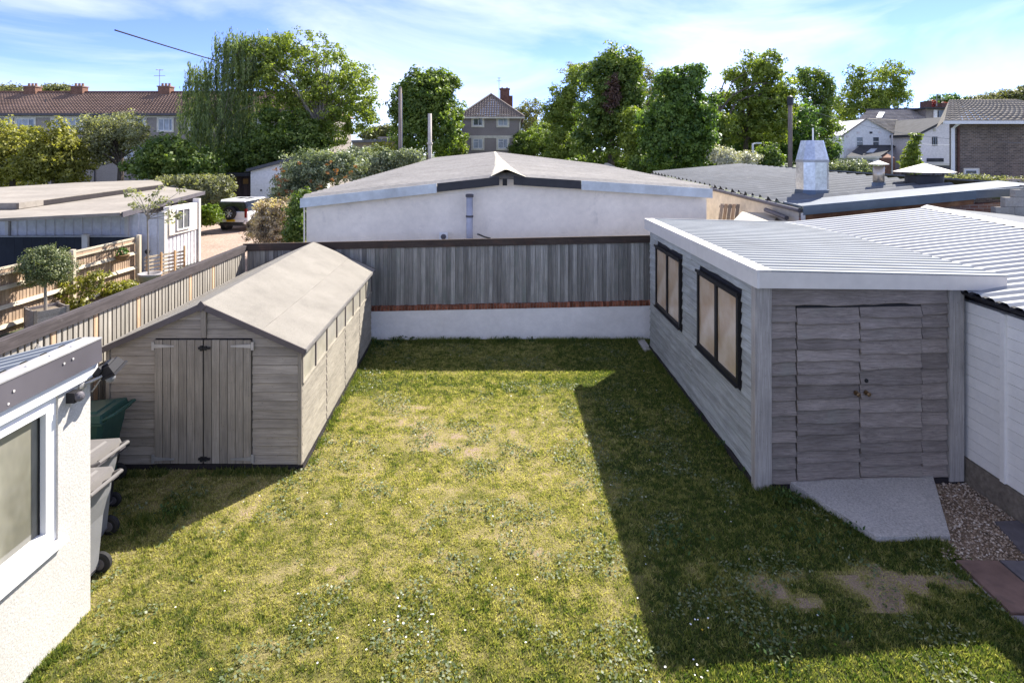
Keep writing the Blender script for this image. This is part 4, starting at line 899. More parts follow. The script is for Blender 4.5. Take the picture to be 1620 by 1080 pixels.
# ---------------------------------------------------------------- neighbouring garage, right edge
gr = thing('panel_garage', 'white sectional panel garage with bright ribbed roof at the right edge', 'garage', (8, 9, 0))
gx = lambda Y: 5.90+.12*(7.43-Y)/.77*.9 if Y < 7.43 else 5.90+.0*(Y-7.43)
GX0 = 5.93
gp = lambda Y: GX0+.03
y = 7.62; k = 0
MB().box(GX0+.12,GX0+.2,3.0,13.0,-.2,2.42).obj('inner_wall', M['dark_board'], gr)
edges = [3.2,4.4,5.6,6.86,8.1,9.35,10.6,11.85,13.0]
for k in range(8):
    y0, y1 = edges[k]+.035, edges[k+1]-.035; pn = thing('panel', None, None, (gp(0),(y0+y1)/2,1.4)); pn.parent = gr; pn.location = Vector((gp(0),(y0+y1)/2,1.4))-wloc(gr)
    n = 15
    for j in range(n):
        z0 = .33+j*(2.36-.33)/n; z1 = .33+(j+1)*(2.36-.33)/n
        MB().hexa([(GX0+.008,y0,z0+.001),(GX0+.11,y0,z0+.001),(GX0+.11,y1,z0+.001),(GX0+.008,y1,z0+.001)], [(GX0+.0105,y0,z1-.003),(GX0+.11,y0,z1-.003),(GX0+.11,y1,z1-.003),(GX0+.0105,y1,z1-.003)]).obj('plank', M['garage_panel'], pn)
for k in range(9): MB().box(GX0-.022,GX0+.11,edges[k]-.034,edges[k]+.034,.33,2.36).obj('joint_post', M['garage_panel'], gr)
MB().hexa([(GX0-.045,3,-.1),(GX0+.2,3,-.1),(GX0+.2,13,-.1),(GX0-.045,13,-.1)],[(GX0-.025,3,.322),(GX0+.2,3,.322),(GX0+.2,13,.322),(GX0-.025,13,.322)]).obj('footing', M['footing'], gr)
pz = lambda X, Y: 2.50+.107*(X-5.92)+.03*(Y-7)
profiled('roof_sheet', (5.86,3.2,pz(5.86,3.2)), (8.75,3.2,pz(8.75,3.2)), (5.86,12.85,pz(5.86,12.85)), (9.40,12.85,pz(9.4,12.85)), 48, .034, M['zinc_garage'], gr, .42, .22)
q = MB(); q.prism([(8.75,3.2,pz(8.75,3.2)+.02),(9.4,12.85,pz(9.4,12.85)+.02),(12.6,12.85,2.75),(12,3.2,2.6)], (0,0,.02)); q.obj('roof_sheet', M['roof_blue'], gr)
q = MB(); rows = []
for Y in (3.2,6,8,10,11.5,12.9):
    X = 8.75+(9.4-8.75)*(Y-3.2)/9.65; z = pz(X,Y); rows.append([q.p(X-.14,Y,z+.02), q.p(X,Y,z+.075), q.p(X+.14,Y,z+.03)])
for k in range(5):
    for j in range(2): q.f.append([rows[k][j],rows[k][j+1],rows[k+1][j+1],rows[k+1][j]])
q.obj('ridge_flashing', M['white_trim'], gr)
q = MB(); rows = []; N = 2
for Y, z in ((3.0, 2.36),(13.0, 2.66)):
    ring = []
    for k in range(7): a = math.pi+math.pi*k/6; ring.append(q.p(5.875+.055*math.cos(a), Y, z+.02+.055*math.sin(a)))
    rows.append(ring)
for k in range(6): q.f.append([rows[0][k],rows[0][k+1],rows[1][k+1],rows[1][k]])
q.obj('gutter', M['black_plastic'], gr)
q = MB()
for Y in np.arange(3.3,12.9,.2): q.lathe((5.85,Y+.13,pz(5.86,Y)-.002), [(.03,-.03),(.042,0),(.03,.03)], 8, 'y')
q.obj('rib_fillers', M['black_plastic'], gr, kind='stuff')

# concrete block gable and end wall behind the garage
bg_ = thing('block_wall', 'stepped grey concrete block gable at the right edge beyond the garage roof', 'wall', (13, 13.3, 0))
blk = [plain('concrete block %s' % k, c, .95, n1=(30,.15), n2=(2,.15), bump=(40,.5), vary=.12, dirt=((.24,.21,.17), 2.2, .56, .5)) for k, c in (('a',(.36,.33,.29)),('b',(.30,.28,.25)))]
for r in range(9):
    z = 1.7+r*.225
    for c_ in range(10):
        x = 10.55+c_*.45+(.225 if r % 2 else 0)
        top = 2.76+(x+.2-10.85)*.81
        if z+.06 > top: continue
        x0 = x; zt_ = min(z+.217, 3.45)
        q = MB(); zl = min(zt_, 2.76+(x-10.85)*.81+.02); q.hexa([(x0,13.2,z),(x0+.44,13.2,z),(x0+.44,13.34,z),(x0,13.34,z)], [(x0,13.2,max(zl,z+.05)),(x0+.44,13.2,zt_),(x0+.44,13.34,zt_),(x0,13.34,max(zl,z+.05))]); q.obj('block', blk[(r*3+c_) % 2], bg_)
MB().box(9.8,15,13.36,13.46,-.2,2.6).obj('backing', M['footing'], bg_)

# ---------------------------------------------------------------- neighbour's side on the left
nf = thing('neighbour_fence', 'sunlit brown featheredge fence with rails in the left neighbour garden', 'fence', (-12.1, 15.5, 0))
nm = []
for k in range(4):
    q = MB(); q.hexa([(0,0,0),(.016,0,0),(.006,.105,0),(0,.105,0)], [(0,0,1),(.016,0,1),(.006,.105,1),(0,.105,1)]); me, _ = q.mesh('board', False, (0,0,0)); me.materials.append(M['brown_wood']); nm.append(me)
Y = 12.4
while Y < 18.25:
    o = link('board', nm[R.randrange(4)], None, (-12.13, Y, -.02), nf); o.scale = (1,1,1.42); Y += .10
for zr in (.14,.60,1.06): MB().hexa([(-12.112,12.4,zr),(-12.02,12.4,zr),(-12.02,18.25,zr),(-12.112,18.25,zr)],[(-12.112,12.4,zr+.085),(-12.06,12.4,zr+.085),(-12.06,18.25,zr+.085),(-12.112,18.25,zr+.085)]).obj('rail', M['pale_wood'], nf)
MB().box(-12.16,-12.05,12.4,18.25,1.41,1.45).obj('capping', M['pale_wood'], nf); MB().box(-12.13,-12.07,12.4,18.25,1.54,1.59).obj('top_rail', M['pale_wood'], nf); MB().box(-12.125,-12.085,12.4,18.25,1.453,1.538).obj('trellis_strip', M['brown_wood'], nf)
for Y in (12.9,15.55,18.3): MB().box(-12.06,-11.95,Y-.05,Y+.05,-.1,1.66).obj('post', M['pale_wood_z'], nf)
# dark fence behind, white post
df = thing('dark_fence', 'plain panel fence with shade in its dark colour in front of the white garage wall', 'fence', (-16, 19.9, 0))
dm = plain('shade toned blue black timber', (.028,.032,.042), .7, n1=(4,.1))  # blue black colour carries the shade on the side facing the camera
x = -21.0
while x < -13.2: MB().box(x,x+.295,19.9,19.93+R.uniform(0,.006),0,1.36+.012*(x+13)*0).obj('panel', dm, df); x += .30
MB().box(-21,-13.2,19.88,19.95,1.362,1.40).obj('capping', plain('pale capping', (.42,.42,.44), .7, bump=None), df)
a = A(136,390,19.85); q = MB(); q.box(a.x-.10,a.x+.10,19.78,19.875,0,1.43); q.lathe((a.x,19.83,1.43), [(.13,0),(.13,.03),(.05,.07)], 8); q.obj('post', M['white_trim'], df)
# white corrugated garage with flat felt roof
ng = thing('flat_roof_garage', 'white ribbed-wall garage with wide felt flat roof beyond the left garden', 'garage', (-15, 22, 0))
M['pale_clad'] = plain('white ribbed cladding', (.70,.68,.70), .7, n2=(1,.07), dirt=((.50,.46,.44), 2, .62, .35)); M['flat_felt'] = plain('dusty felt roof', (.285,.255,.22), .95, n1=(5,.12), n2=(.5,.16), dirt=((.19,.165,.14), 1.0, .54, .6))
def ribwall(P0, P1, z0, z1, pitch, dep, name, m, par):
    P0, P1 = Vector(P0), Vector(P1); d = (P1-P0); n = max(1, int(d.length/pitch)); nr = Vector((d.y,-d.x,0)).normalized(); q = MB(); pr = []
    for k in range(n):
        for t_, o_ in ((0,0),(.62,0),(.70,-dep),(.92,-dep)): pr.append(P0.lerp(P1,(k+t_)/n)+nr*o_)
    pr.append(P1); ids = [(q.p(p.x,p.y,z0),q.p(p.x,p.y,z1)) for p in pr]
    for k in range(len(ids)-1): q.f.append([ids[k][0],ids[k+1][0],ids[k+1][1],ids[k][1]])
    return q.obj(name, m, par)
ribwall((-21,20.42,0),(-12.62,20.42,0),0,2.14,.33,.035,'wall_cladding',M['pale_clad'],ng)
for u in (11,200): a = A(u,350,20.35); MB().box(a.x-.06,a.x+.06,20.33,20.41,0,2.12).obj('post', M['white_trim'], ng)
MB().box(-12.64,-12.44,20.36,20.54,0,2.2).obj('post', M['white_trim'], ng)
ribwall((-12.50,20.55,0),(-12.42,22.5,0),0,1.30,.20,.05,'gate_cladding',M['pale_clad'],ng)
MB().box(-12.62,-12.40,20.60,22.45,1.302,2.34).obj('window_wall', M['w_wall'], ng); MB().box(-12.60,-12.36,22.46,22.6,0,2.5).obj('post', M['white_trim'], ng)
wd = thing('window', None, None, (-12.39,21.4,1.8)); wd.parent = ng; wd.location = Vector((-12.39,21.4,1.8))-wloc(ng)
q = MB(); y0, y1, z0, z1 = 21.0,21.85,1.42,2.22
q.box(-12.405,-12.35,y0,y1,z0,z0+.05); q.box(-12.405,-12.35,y0,y1,z1-.05,z1); q.box(-12.405,-12.35,y0,y0+.05,z0+.05,z1-.05); q.box(-12.405,-12.35,y1-.05,y1,z0+.05,z1-.05); q.box(-12.405,-12.36,21.40,21.44,z0+.05,z1-.05); q.obj('frame', M['pvc'], wd)
MB().box(-12.395,-12.385,y0+.05,y1-.05,z0+.05,z1-.05).obj('pane', glass('garage window glass', (.16,.16,.16), .06), wd)
def roofpoly(uv, zf, thick, m, par, name='roof'):
    P_ = [G(u, v, zf) for u, v in uv]; q = MB(); q.prism([tuple(p) for p in P_], (0,0,-thick)); return q.obj(name, m, par)
roofpoly([(-90,350),(190,336.5),(322,303),(256,294.5),(130,309),(-30,321)], 2.28, .10, M['flat_felt'], ng)
roofpoly([(-90,322),(30,321),(258,291),(252,284),(120,289),(-60,300)], 2.52, .22, M['flat_felt'], ng)
q = MB(); p0, p1 = G(28,321.2,2.52), G(258,291.2,2.52); q.hexa([(p0.x,p0.y-.06,2.30),(p1.x+.05,p1.y-.06,2.30),(p1.x+.05,p1.y-.015,2.30),(p0.x,p0.y-.015,2.30)],[(p0.x,p0.y-.06,2.49),(p1.x+.05,p1.y-.06,2.49),(p1.x+.05,p1.y-.015,2.49),(p0.x,p0.y-.015,2.49)]); q.obj('roof_edge_shade', M['dark_board'], ng)  # added dark strip, painted shade for the front face of the upper roof
q = MB(); p0, p1 = G(190,336.5,2.28), G(322,303,2.28); d = (p1-p0).normalized()*.04; nr = Vector((d.y,-d.x,0)); q.hexa([tuple(p0+nr+Vector((0,0,-.16))),tuple(p1+nr+Vector((0,0,-.16))),tuple(p1+nr*2+Vector((0,0,-.16))),tuple(p0+nr*2+Vector((0,0,-.16)))],[tuple(p0+nr+Vector((0,0,.02))),tuple(p1+nr+Vector((0,0,.02))),tuple(p1+nr*2+Vector((0,0,.02))),tuple(p0+nr*2+Vector((0,0,.02)))]); q.obj('fascia', M['fascia_dark'], ng)
q = MB(); q.prism([(-13.85,20.7,2.16),(-16.3,29.3,2.16),(-17,29.3,2.16),(-14.5,20.7,2.16)], (0,0,-2.3)); q.obj('shade_dark_wall', M['dark_board'], ng)  # wall coloured dark to stand in for the shade under the roof overhang
q = MB()
for (u0,v0,u1,v1) in ((0,318,60,312),(20,322,45,321.5),(70,301,150,292),(150,297,235,290)):
    p0, p1 = G(u0,v0,2.31), G(u1,v1,2.31); q.tube([p0,p1], .05, 6)
q.obj('roof_battens', M['brown_wood'], ng)
bs = thing('open_store', 'low open store with thin reddish sheet roof beside the garage', 'shed', G(310,340,0))
roofpoly([(228,289),(330,289.5),(366,287),(352,283.5),(260,283)], 2.15, .06, plain('reddish roof sheet', (.30,.21,.17), .9), bs)
for u in (240,355): p = G(u,287.5,2.1); MB().box(p.x-.1,p.x+.1,p.y,p.y+.2,-.4,2.08).obj('post', M['waney_x'], bs)

# potted bay, climbers, basket, sapling, trellis
pb = G(62, 512, 0)
bp = thing('square_planter', 'weathered grey square planter holding the clipped bay bush', 'planter', (-11.45,14.0,0))
F_ = frame((-11.45,14.0,0), (.83,-.56,0), (.56,.83,0)); grey_z = wood('planter boards', (.24,.21,.20), (.40,.36,.34), 0, vary=.1)
for s in (0,1,2,3):
    for k in range(3):
        z0 = .02+k*.165; e = .32
        b = MB(F_); (b.box(-e,e,-e-.02,-e,z0,z0+.16) if s == 0 else b.box(-e,e,e,e+.02,z0,z0+.16) if s == 1 else b.box(-e-.02,-e,-e,e,z0,z0+.16) if s == 2 else b.box(e,e+.02,-e,e,z0,z0+.16)); b.obj('plank', grey_z, bp)
q = MB(F_); q.box(-.31,.31,-.31,.31,.40,.44); q.obj('soil', M['footing'], bp)
q = MB(F_)
for a, b_ in ((-1,-1),(1,-1),(1,1),(-1,1)): MB(F_).box(min(a*.29,a*.35),max(a*.29,a*.35),min(b_*.29,b_*.35),max(b_*.29,b_*.35),0,.54).obj('corner_post', M['waney_x'], bp)
a = A(237,436,18.0); pt = thing('round_pot', 'round grey concrete pot under the bare-stemmed sapling', 'pot', (a.x,18.0,0))
q = MB(); q.lathe((a.x,18,0), [(.22,0),(.31,.42),(.34,.44),(.34,.50),(.30,.50),(.28,.42)], 22); q.obj('bowl', plain('grey pot', (.34,.32,.33), .9, dirt=((.2,.19,.18), 4, .55, .5)), pt, True)
q = MB(); q.lathe((a.x,18,.41), [(.285,0),(.01,.02)], 18); q.obj('soil', M['footing'], pt)
hb = thing('hanging_basket', 'round brown wicker basket hung on the brown fence', 'basket', A(186,408,17.4)); a = Vector((-11.98, 17.35, 1.18))
q = MB(); q.lathe((a.x+.10,a.y,a.z-.16), [(.05,0),(.15,.05),(.19,.16),(.20,.17),(.17,.17)], 16); q.obj('bowl', plain('wicker', (.25,.15,.08), .9, n1=(30,.3)), hb)
q = MB(); q.tube([(a.x+.03,a.y,a.z+.42),(a.x+.08,a.y,a.z+.45),(a.x+.10,a.y,a.z+.35),(a.x+.1,a.y-.17,a.z)], .008, 5); q.tube([(a.x+.1,a.y,a.z+.35),(a.x+.1,a.y+.17,a.z)], .006, 5); q.obj('hanger', M['black_iron'], hb)
tl = thing('slatted_hurdle', 'low orange timber slatted hurdle beside the round pot', 'trellis', (-12,19.6,0)); p0, p1 = G(218,470,0), Vector((-11.55,19.6,0))
P0, P1 = Vector((-12.35,19.1,0)), Vector((-11.75,20.4,0))
for k in range(6):
    z = .12+k*.125; q = MB(); d = (P1-P0); n_ = Vector((d.y,-d.x,0)).normalized()*.02
    q.hexa([tuple(P0+Vector((0,0,z))),tuple(P1+Vector((0,0,z))),tuple(P1+n_+Vector((0,0,z))),tuple(P0+n_+Vector((0,0,z)))],[tuple(P0+Vector((0,0,z+.07))),tuple(P1+Vector((0,0,z+.07))),tuple(P1+n_+Vector((0,0,z+.07))),tuple(P0+n_+Vector((0,0,z+.07)))]); q.obj('slat', M['pale_wood'], tl)
for t_ in (.05,.38,.72,.97):
    p = P0.lerp(P1,t_); MB().box(p.x+.022,p.x+.065,p.y-.03,p.y+.03,0,.98 if t_ > .9 else .88).obj('post', M['orange_wood'], tl)
q = MB(); p = P0.lerp(P1,.05); q.lathe((p.x+.04,p.y,.93), [(.02,-.05),(.07,0),(.085,.05),(.07,.10),(.02,.13)], 12); tag(q.obj('finial_lamp', M['black_iron']), 'small dark round lamp on the hurdle post beside the round pot', 'lamp')

# gravel drive
t = NT('gravel drive'); c = t.coord((1,1,1), False)
col = t.ramp(t.noise(c, 11, 7, .75), [(.3,(.24,.16,.115)), (.5,(.40,.29,.22)), (.7,(.56,.45,.37))]); col = t.mix(1, col, t.ramp(t.noise(c,.7,4),[(.3,.85),(.7,1.1)]), 'MULTIPLY'); t.bump(t.noise(c,14,5,.7), 1, .05); m_ = t.done(col, .95)
tag(link('gravel_drive', gridmesh('gravel_drive', np.linspace(-19,-7.2,40), np.linspace(18.5,36,40), lambda x, y: gh(x,y)+.004, None, lambda x, y: ~((x < -12.3) & (y < 22.6)) & ~((x < -14.6) & (y < 26))), m_, (0,0,0)), kind='structure')
pk = thing('picket_fence', 'short run of brown and bleached wooden pickets beside the cream bush', 'fence', (-7.9,19.5,0))
q = MB(); q.hexa([(0,0,0),(.02,0,0),(.02,.08,0),(0,.08,0)],[(0,.0,1.0),(.02,.0,1.0),(.02,.08,1.0),(0,.08,1.0)]); q.v[4] = (0,.02,1.03); pm = [q.mesh('picket', False, (0,0,0))[0] for _ in range(2)]; pm[0].materials.append(M['pale_wood_z']); pm[1].materials.append(M['orange_wood'])
Y = 17.2; k = 0
while Y < 21.6:
    o = link('picket', pm[1 if Y > 19.3 else 0], None, (-7.86, Y, 0), pk); o.scale = (1,1,1.30+R.uniform(-.04,.06)); Y += .14
for z in (.35,1.0): MB().box(-7.90,-7.865,17.2,21.7,z,z+.07).obj('rail', M['orange_wood'], pk)

# ---------------------------------------------------------------- car on the drive
def build_car():
    CX, CY, CZ = -15.75, 32.0, gh(0,32.0).item()-.02; S = .93
    T = Matrix.Translation((CX,CY,CZ)) @ Matrix.Rotation(-.10,4,'Z') @ Matrix.Scale(S,4)
    Fm = lambda x, y, z: tuple(T @ Vector((x,y,z)))     # x across, y forward, rear at y=0
    car = thing('parked_car', 'white off-road car with black roof sides and rear spare wheel parked on gravel', 'car', (CX,CY,CZ))
    white = plain('white car paint', (.76,.75,.75), .22, n1=(2,.01), n2=(1,.02), bump=None, spec=.6); blk = plain('black car trim', (.015,.017,.02), .2, bump=None, spec=.7)
    def loft(secs, name, m, par=car):
        q = MB(Fm); rings = [[q.p(x, y, z) for x, z in s] for y, s in secs]; n = len(rings[0])
        for k in range(len(rings)-1):
            for j in range(n): q.f.append([rings[k][j],rings[k][(j+1)%n],rings[k+1][(j+1)%n],rings[k+1][j]])
        q.f.append(rings[0][::-1]); q.f.append(rings[-1]); return q.obj(name, m, par)
    lower = lambda w, z1, z0=.55: [(-w+.06,z0),(w-.06,z0),(w,z0+.12),(w,z1-.14),(w-.05,z1),(-w+.05,z1),(-w,z1-.14),(-w,z0+.12)]
    loft([(.0,lower(.90,1.20)),(.06,lower(.97,1.24)),(1.0,lower(1.0,1.25)),(3.0,lower(1.0,1.25)),(3.2,lower(.99,1.22)),(4.25,lower(.97,1.12)),(4.5,lower(.90,1.0))], 'body', white)
    up = lambda w, w2, z1: [(-w,1.235),(w,1.235),(w-.02,1.5),(w2,z1),(-w2,z1),(-w+.02,1.5)]
    loft([(.05,up(.92,.80,1.80)),(.18,up(.93,.83,1.86)),(2.3,up(.93,.83,1.88)),(3.15,up(.91,.80,1.30))], 'cabin', blk)
    rf = lambda w, z0, z1: [(-w,z0),(w,z0),(w-.05,z1),(-w+.05,z1)]
    loft([(.04,rf(.80,1.80,1.85)),(.2,rf(.86,1.85,1.93)),(2.0,rf(.86,1.88,1.965)),(2.4,rf(.80,1.87,1.93))], 'roof', white)
    MB(Fm).box(-.35,.02,.9,1.6,1.955,1.968).obj('roof_vent', blk, car); MB(Fm).box(.30,.62,.8,1.5,1.955,1.968).obj('roof_panel', blk, car)
    loft([(-.05,lower(.86,.78,.48)),(.02,lower(.97,.80,.46))], 'bumper', white); loft([(-.055,lower(.80,.60,.38)),(.05,lower(.95,.62,.36))], 'lower_bumper', blk)
    for s in (-1,1):
        MB(Fm).box(min(s*.80,s*.93),max(s*.80,s*.93),-.012,.10,.86,1.40).obj('tail_light', plain('red lamp', (.16,.012,.012), .25, bump=None), car)
    MB(Fm).box(-.32,.22,-.065,-.052,.62,.76).obj('number_plate', plain('yellow plate', (.62,.42,.02), .4, bump=None), car)
    q = MB(Fm); q.lathe((-.08,-.02,1.14), [(.24,0),(.38,0),(.40,-.05),(.40,-.20),(.37,-.25),(.27,-.25),(.25,-.20)], 28, 'y'); sp = q.obj('spare_wheel', M['rubber'], car, True)
    q = MB(Fm); q.lathe((-.08,-.17,1.14), [(.255,0),(.255,-.05),(.235,-.07),(.235,-.02)], 24, 'y')
    for k in range(7):
        a = k*2*math.pi/7; q.tube([(-.08,-.21,1.14),(-.08+.24*math.cos(a),-.22,1.14+.24*math.sin(a))], .028, 5)
    q.lathe((-.08,-.19,1.14), [(.07,0),(.07,-.05)], 12, 'y'); q.obj('rim', plain('silver alloy', (.62,.62,.63), .35, .5, bump=None), sp)
    for s in (-1,1):
        for yy in (.85,3.7):
            q = MB(Fm); q.lathe((s*.86-.12,yy,.38), [(.24,0),(.37,0),(.385,.04),(.385,.20),(.37,.24),(.24,.24)], 24, 'x'); wl = q.obj('wheel', M['rubber'], car, True)
            q = MB(Fm); q.lathe((s*.86-.125,yy,.38), [(.24,0),(.24,.25)], 18, 'x'); q.obj('rim', bpy.data.materials['silver alloy'], wl)
            q = MB(Fm); q.lathe((s*.865-.15,yy,.42), [(.40,0),(.47,0),(.47,.30),(.40,.30)], 20, 'x'); q.obj('wheel_arch', blk, car)
    return car
build_car()
# ---------------------------------------------------------------- far buildings
def tiled(name, P00, P10, P01, P11, cols, rows, mat, parent, amp=.03, step=.035, keep=None, kind='stuff'):
    """tile courses from eave P00-P10 up to ridge P01-P11: waved across, stepped at each course"""
    P00, P10, P01, P11 = map(Vector, (P00, P10, P01, P11)); n = (P10-P00).cross(P01-P00).normalized(); n = n if n.z > 0 else -n
    vs = []; fs = []; S = 4
    for r in range(rows):
        t0, t1 = r/rows, (r+1)/rows; base = len(vs); m = cols*S+1
        for t_, up in ((t0, step), (t1, .004)):
            a = P00.lerp(P01, t_); b = P10.lerp(P11, t_)
            for k in range(m): vs.append(tuple(a.lerp(b, k/(m-1))+n*(up+amp*math.sin(2*math.pi*k/S))))
        a = P00.lerp(P01, t0); b = P10.lerp(P11, t0)
        for k in range(m): vs.append(tuple(a.lerp(b, k/(m-1))-n*.01))
        for k in range(m-1):
            s, tt = (k+.5)/(m-1), (r+.5)/rows
            if keep and not keep(s, tt): continue
            fs.append([base+k,base+k+1,base+m+k+1,base+m+k]); fs.append([base+2*m+k,base+2*m+k+1,base+k+1,base+k])
    return link(name, npmesh(name, vs, fs), mat, (0,0,0), None, None) if parent is None else _off(link(name, npmesh(name, vs, fs), mat, (0,0,0)), parent, kind)
def _off(o, parent, kind=None):
    o.parent = parent; o.location = -wloc(parent)
    if kind: o['kind'] = kind
    return o
M['pantile'] = plain('brown pantile', (.25,.165,.125), .85, n1=(3,.2), n2=(.25,.18), bump=None, dirt=((.33,.26,.20), .9, .58, .5))
M['pantile_grey'] = plain('grey brown pantile', (.25,.20,.165), .85, n1=(3,.2), n2=(.3,.15), bump=None, dirt=((.30,.24,.19), .9, .6, .5))
M['roughcast'] = plain('grey brown roughcast', (.37,.32,.285), .95, n1=(9,.1), n2=(.4,.12), bump=(14,.4))
M['roughcast_grey'] = plain('mauve grey roughcast', (.33,.285,.27), .95, n1=(9,.1), n2=(.4,.12), bump=(14,.4))
M['surround'] = plain('cream window surround', (.74,.68,.57), .8, bump=None)
M['far_glass'] = glass('far window glass', (.10,.115,.13), .08, .15); M['curtain'] = plain('net curtain behind glass', (.42,.45,.50), .3, n1=(2,.2), bump=None)
M['chim'] = plain('orange red chimney brick', (.235,.125,.085), .9, n1=(8,.25), n2=(2,.2), bump=None)
M['chim_dark'] = plain('dark brown chimney brick', (.14,.075,.06), .9, n1=(8,.3), n2=(2,.2), bump=None)
M['pot'] = plain('terracotta chimney pot', (.33,.19,.12), .9, bump=None); M['steel_pole'] = plain('grey steel', (.36,.36,.37), .5, .5, bump=None)
def windowY(parent, x0, x1, z0, z1, y, lights=(.6,.4), sur=.14, pane_m=None, fr=None, transom=None):
    """casement window in a wall that faces -Y at depth y"""
    w_ = thing('window', None, None, ((x0+x1)/2,y,z0)); w_.parent = parent; w_.location = Vector(((x0+x1)/2,y,z0))-wloc(parent)
    if sur:
        q = MB(); s = sur; q.box(x0-s,x1+s,y-.07,y-.002,z1,z1+s); q.box(x0-s,x1+s,y-.09,y-.002,z0-s,z0); q.box(x0-s,x0,y-.07,y-.002,z0,z1); q.box(x1,x1+s,y-.07,y-.002,z0,z1); q.obj('surround', M['surround'], w_)
    q = MB(); f = .07; tot = sum(lights); x = x0; q.box(x0,x1,y-.05,y-.004,z0,z0+f); q.box(x0,x1,y-.05,y-.004,z1-f,z1); q.box(x0,x0+f,y-.05,y-.004,z0+f,z1-f); cuts = []
    for l_ in lights:
        xe = x+(x1-x0)*l_/tot; q.box(xe-f*(1 if xe >= x1-.01 else .5),xe+(0 if xe >= x1-.01 else f*.5),y-.05,y-.004,z0+f,z1-f); cuts.append((x,xe)); x = xe
    if transom: q.box(x0+f,cuts[0][1]-f*.5,y-.05,y-.004,z0+(z1-z0)*transom-.03,z0+(z1-z0)*transom+.03)
    q.obj('frame', fr or M['pvc'], w_)
    for k, (a, b) in enumerate(cuts): MB().box(a+.05,b-.05,y-.02,y-.010,z0+.05,z1-.05).obj('pane', (pane_m[k % len(pane_m)] if pane_m else M['far_glass']), w_)
    return w_
def aerial(label, p, h, arms, name='tv_aerial'):
    q = MB(); p = Vector(p); q.tube([p, p+Vector((0,0,h))], .035, 5)
    for z, L_ in arms: q.tube([p+Vector((-L_/2,0,h*z)), p+Vector((L_/2,0,h*z))], .025, 4)
    q.tube([p+Vector((0,-.5,h*.97)), p+Vector((0,.5,h*.97))], .025, 4); return tag(q.obj(name, M['steel_pole']), label, 'aerial', 'television aerials on the roofs')

# long flats on the left
flats = thing('apartment_block', 'long three storey roughcast apartment block with brown tiled roof and brick chimneys', 'building', (-35, 58, 0)); FY = 56.0
xl, xr = A(-130,180,FY).x, A(515,180,FY).x; ez = A(0,181,FY).z; rzz = A(0,147,60.5).z
MB().box(xl,xr,FY,FY+9,-.8,ez).obj('wall', M['roughcast'], flats)
tiled('roof_tiles', (xl-.3,FY-.45,ez+.05), (xr+.3,FY-.45,ez+.05), (xl-.3,60.5,rzz), (xr-2.6,60.5,rzz), 125, 14, M['pantile'], flats, .045, .07)
tiled('roof_tiles', (xr+.3,FY+9.4,ez+.05), (xl-.3,FY+9.4,ez+.05), (xr-2.6,60.6,rzz), (xl-.3,60.6,rzz), 60, 6, M['pantile'], flats, .04, .05)
q = MB(); q.poly([(xr+.3,FY-.45,ez+.08),(xr+.3,FY+9.4,ez+.08),(xr-2.6,60.55,rzz)]); q.obj('roof_hip', M['pantile'], flats)
q = MB(); q.tube([(xl-.3,60.55,rzz+.05),(xr-2.6,60.55,rzz+.05)], .14, 8); q.obj('ridge_tiles', M['chim_dark'], flats)
q = MB(); q.box(xl-.3,xr+.3,FY-.55,FY-.40,ez-.14,ez+.04); q.obj('gutter', M['fascia_dark'], flats)
MB().box(xl,xr,FY-.04,FY-.003,ez-.32,ez-.16).obj('eaves_band', M['surround'], flats)
for fl_ in range(3):
    for (u0, u1, ls) in ((10,19,(1,)),(26,55,(1,1,1)),(83,96,(1,)),(100,130,(1,1,1)),(170,186,(1,1)),(196,212,(1,1)),(219,230,(1,)),(251,273,(1,1,.6)),(300,322,(1,1)),(345,365,(1,1)),(400,425,(1,1,1)),(450,470,(1,1)),(485,500,(1,)),(-40,-12,(1,1,1)),(-62,-52,(1,))):
        if fl_ == 2 and u0 < 200: continue
        z1 = A(0,188,FY).z-fl_*2.65; z0 = z1-1.18
        windowY(flats, A(u0,0,FY).x, A(u1,0,FY).x, z0, z1, FY, ls, .15, [M['curtain'],M['curtain'],M['far_glass']])
q = MB()
for u in (149,398): p = A(u,0,FY-.12); q.tube([(p.x,FY-.42,ez-.1),(p.x,FY-.08,ez-.5),(p.x,FY-.08,-.3)], .055, 6)
q.obj('downpipes', M['fascia_dark'], flats)
for u in (51.5,125.5,262.5,-40):
    p = A(u,0,60.5); q = MB(); q.box(p.x-.62,p.x+.62,60.1,60.95,rzz-.5,rzz+.58); c_ = q.obj('chimney', M['chim'], flats)
    q = MB(); q.box(p.x-.69,p.x+.69,60.03,61.02,rzz+.582,rzz+.70); q.obj('chimney_cap', plain('chimney cap', (.30,.20,.15), .9, bump=None) if 'chimney cap' not in bpy.data.materials else bpy.data.materials['chimney cap'], c_)
    for dx in (-.35,.02,.38): q = MB(); q.lathe((p.x+dx,60.5,rzz+.70), [(.13,0),(.11,.28),(.13,.30)], 10); q.obj('chimney_pot', M['pot'], c_)
for u, v in ((72,172),(241,170)):
    p = A(u,v,58.1); q = MB(); q.tube([p,p+Vector((0,0,.95))], .05, 6); q.lathe(tuple(p-Vector((0,0,.1))), [(.16,0),(.06,.2)], 8); q.obj('soil_vent', M['fascia_dark'], flats)
aerial('tall thin television aerial beside the right brick chimney of the long flats', A(252.5,147,60.4), 2.5, ((.97,.8),(.72,1.2)))

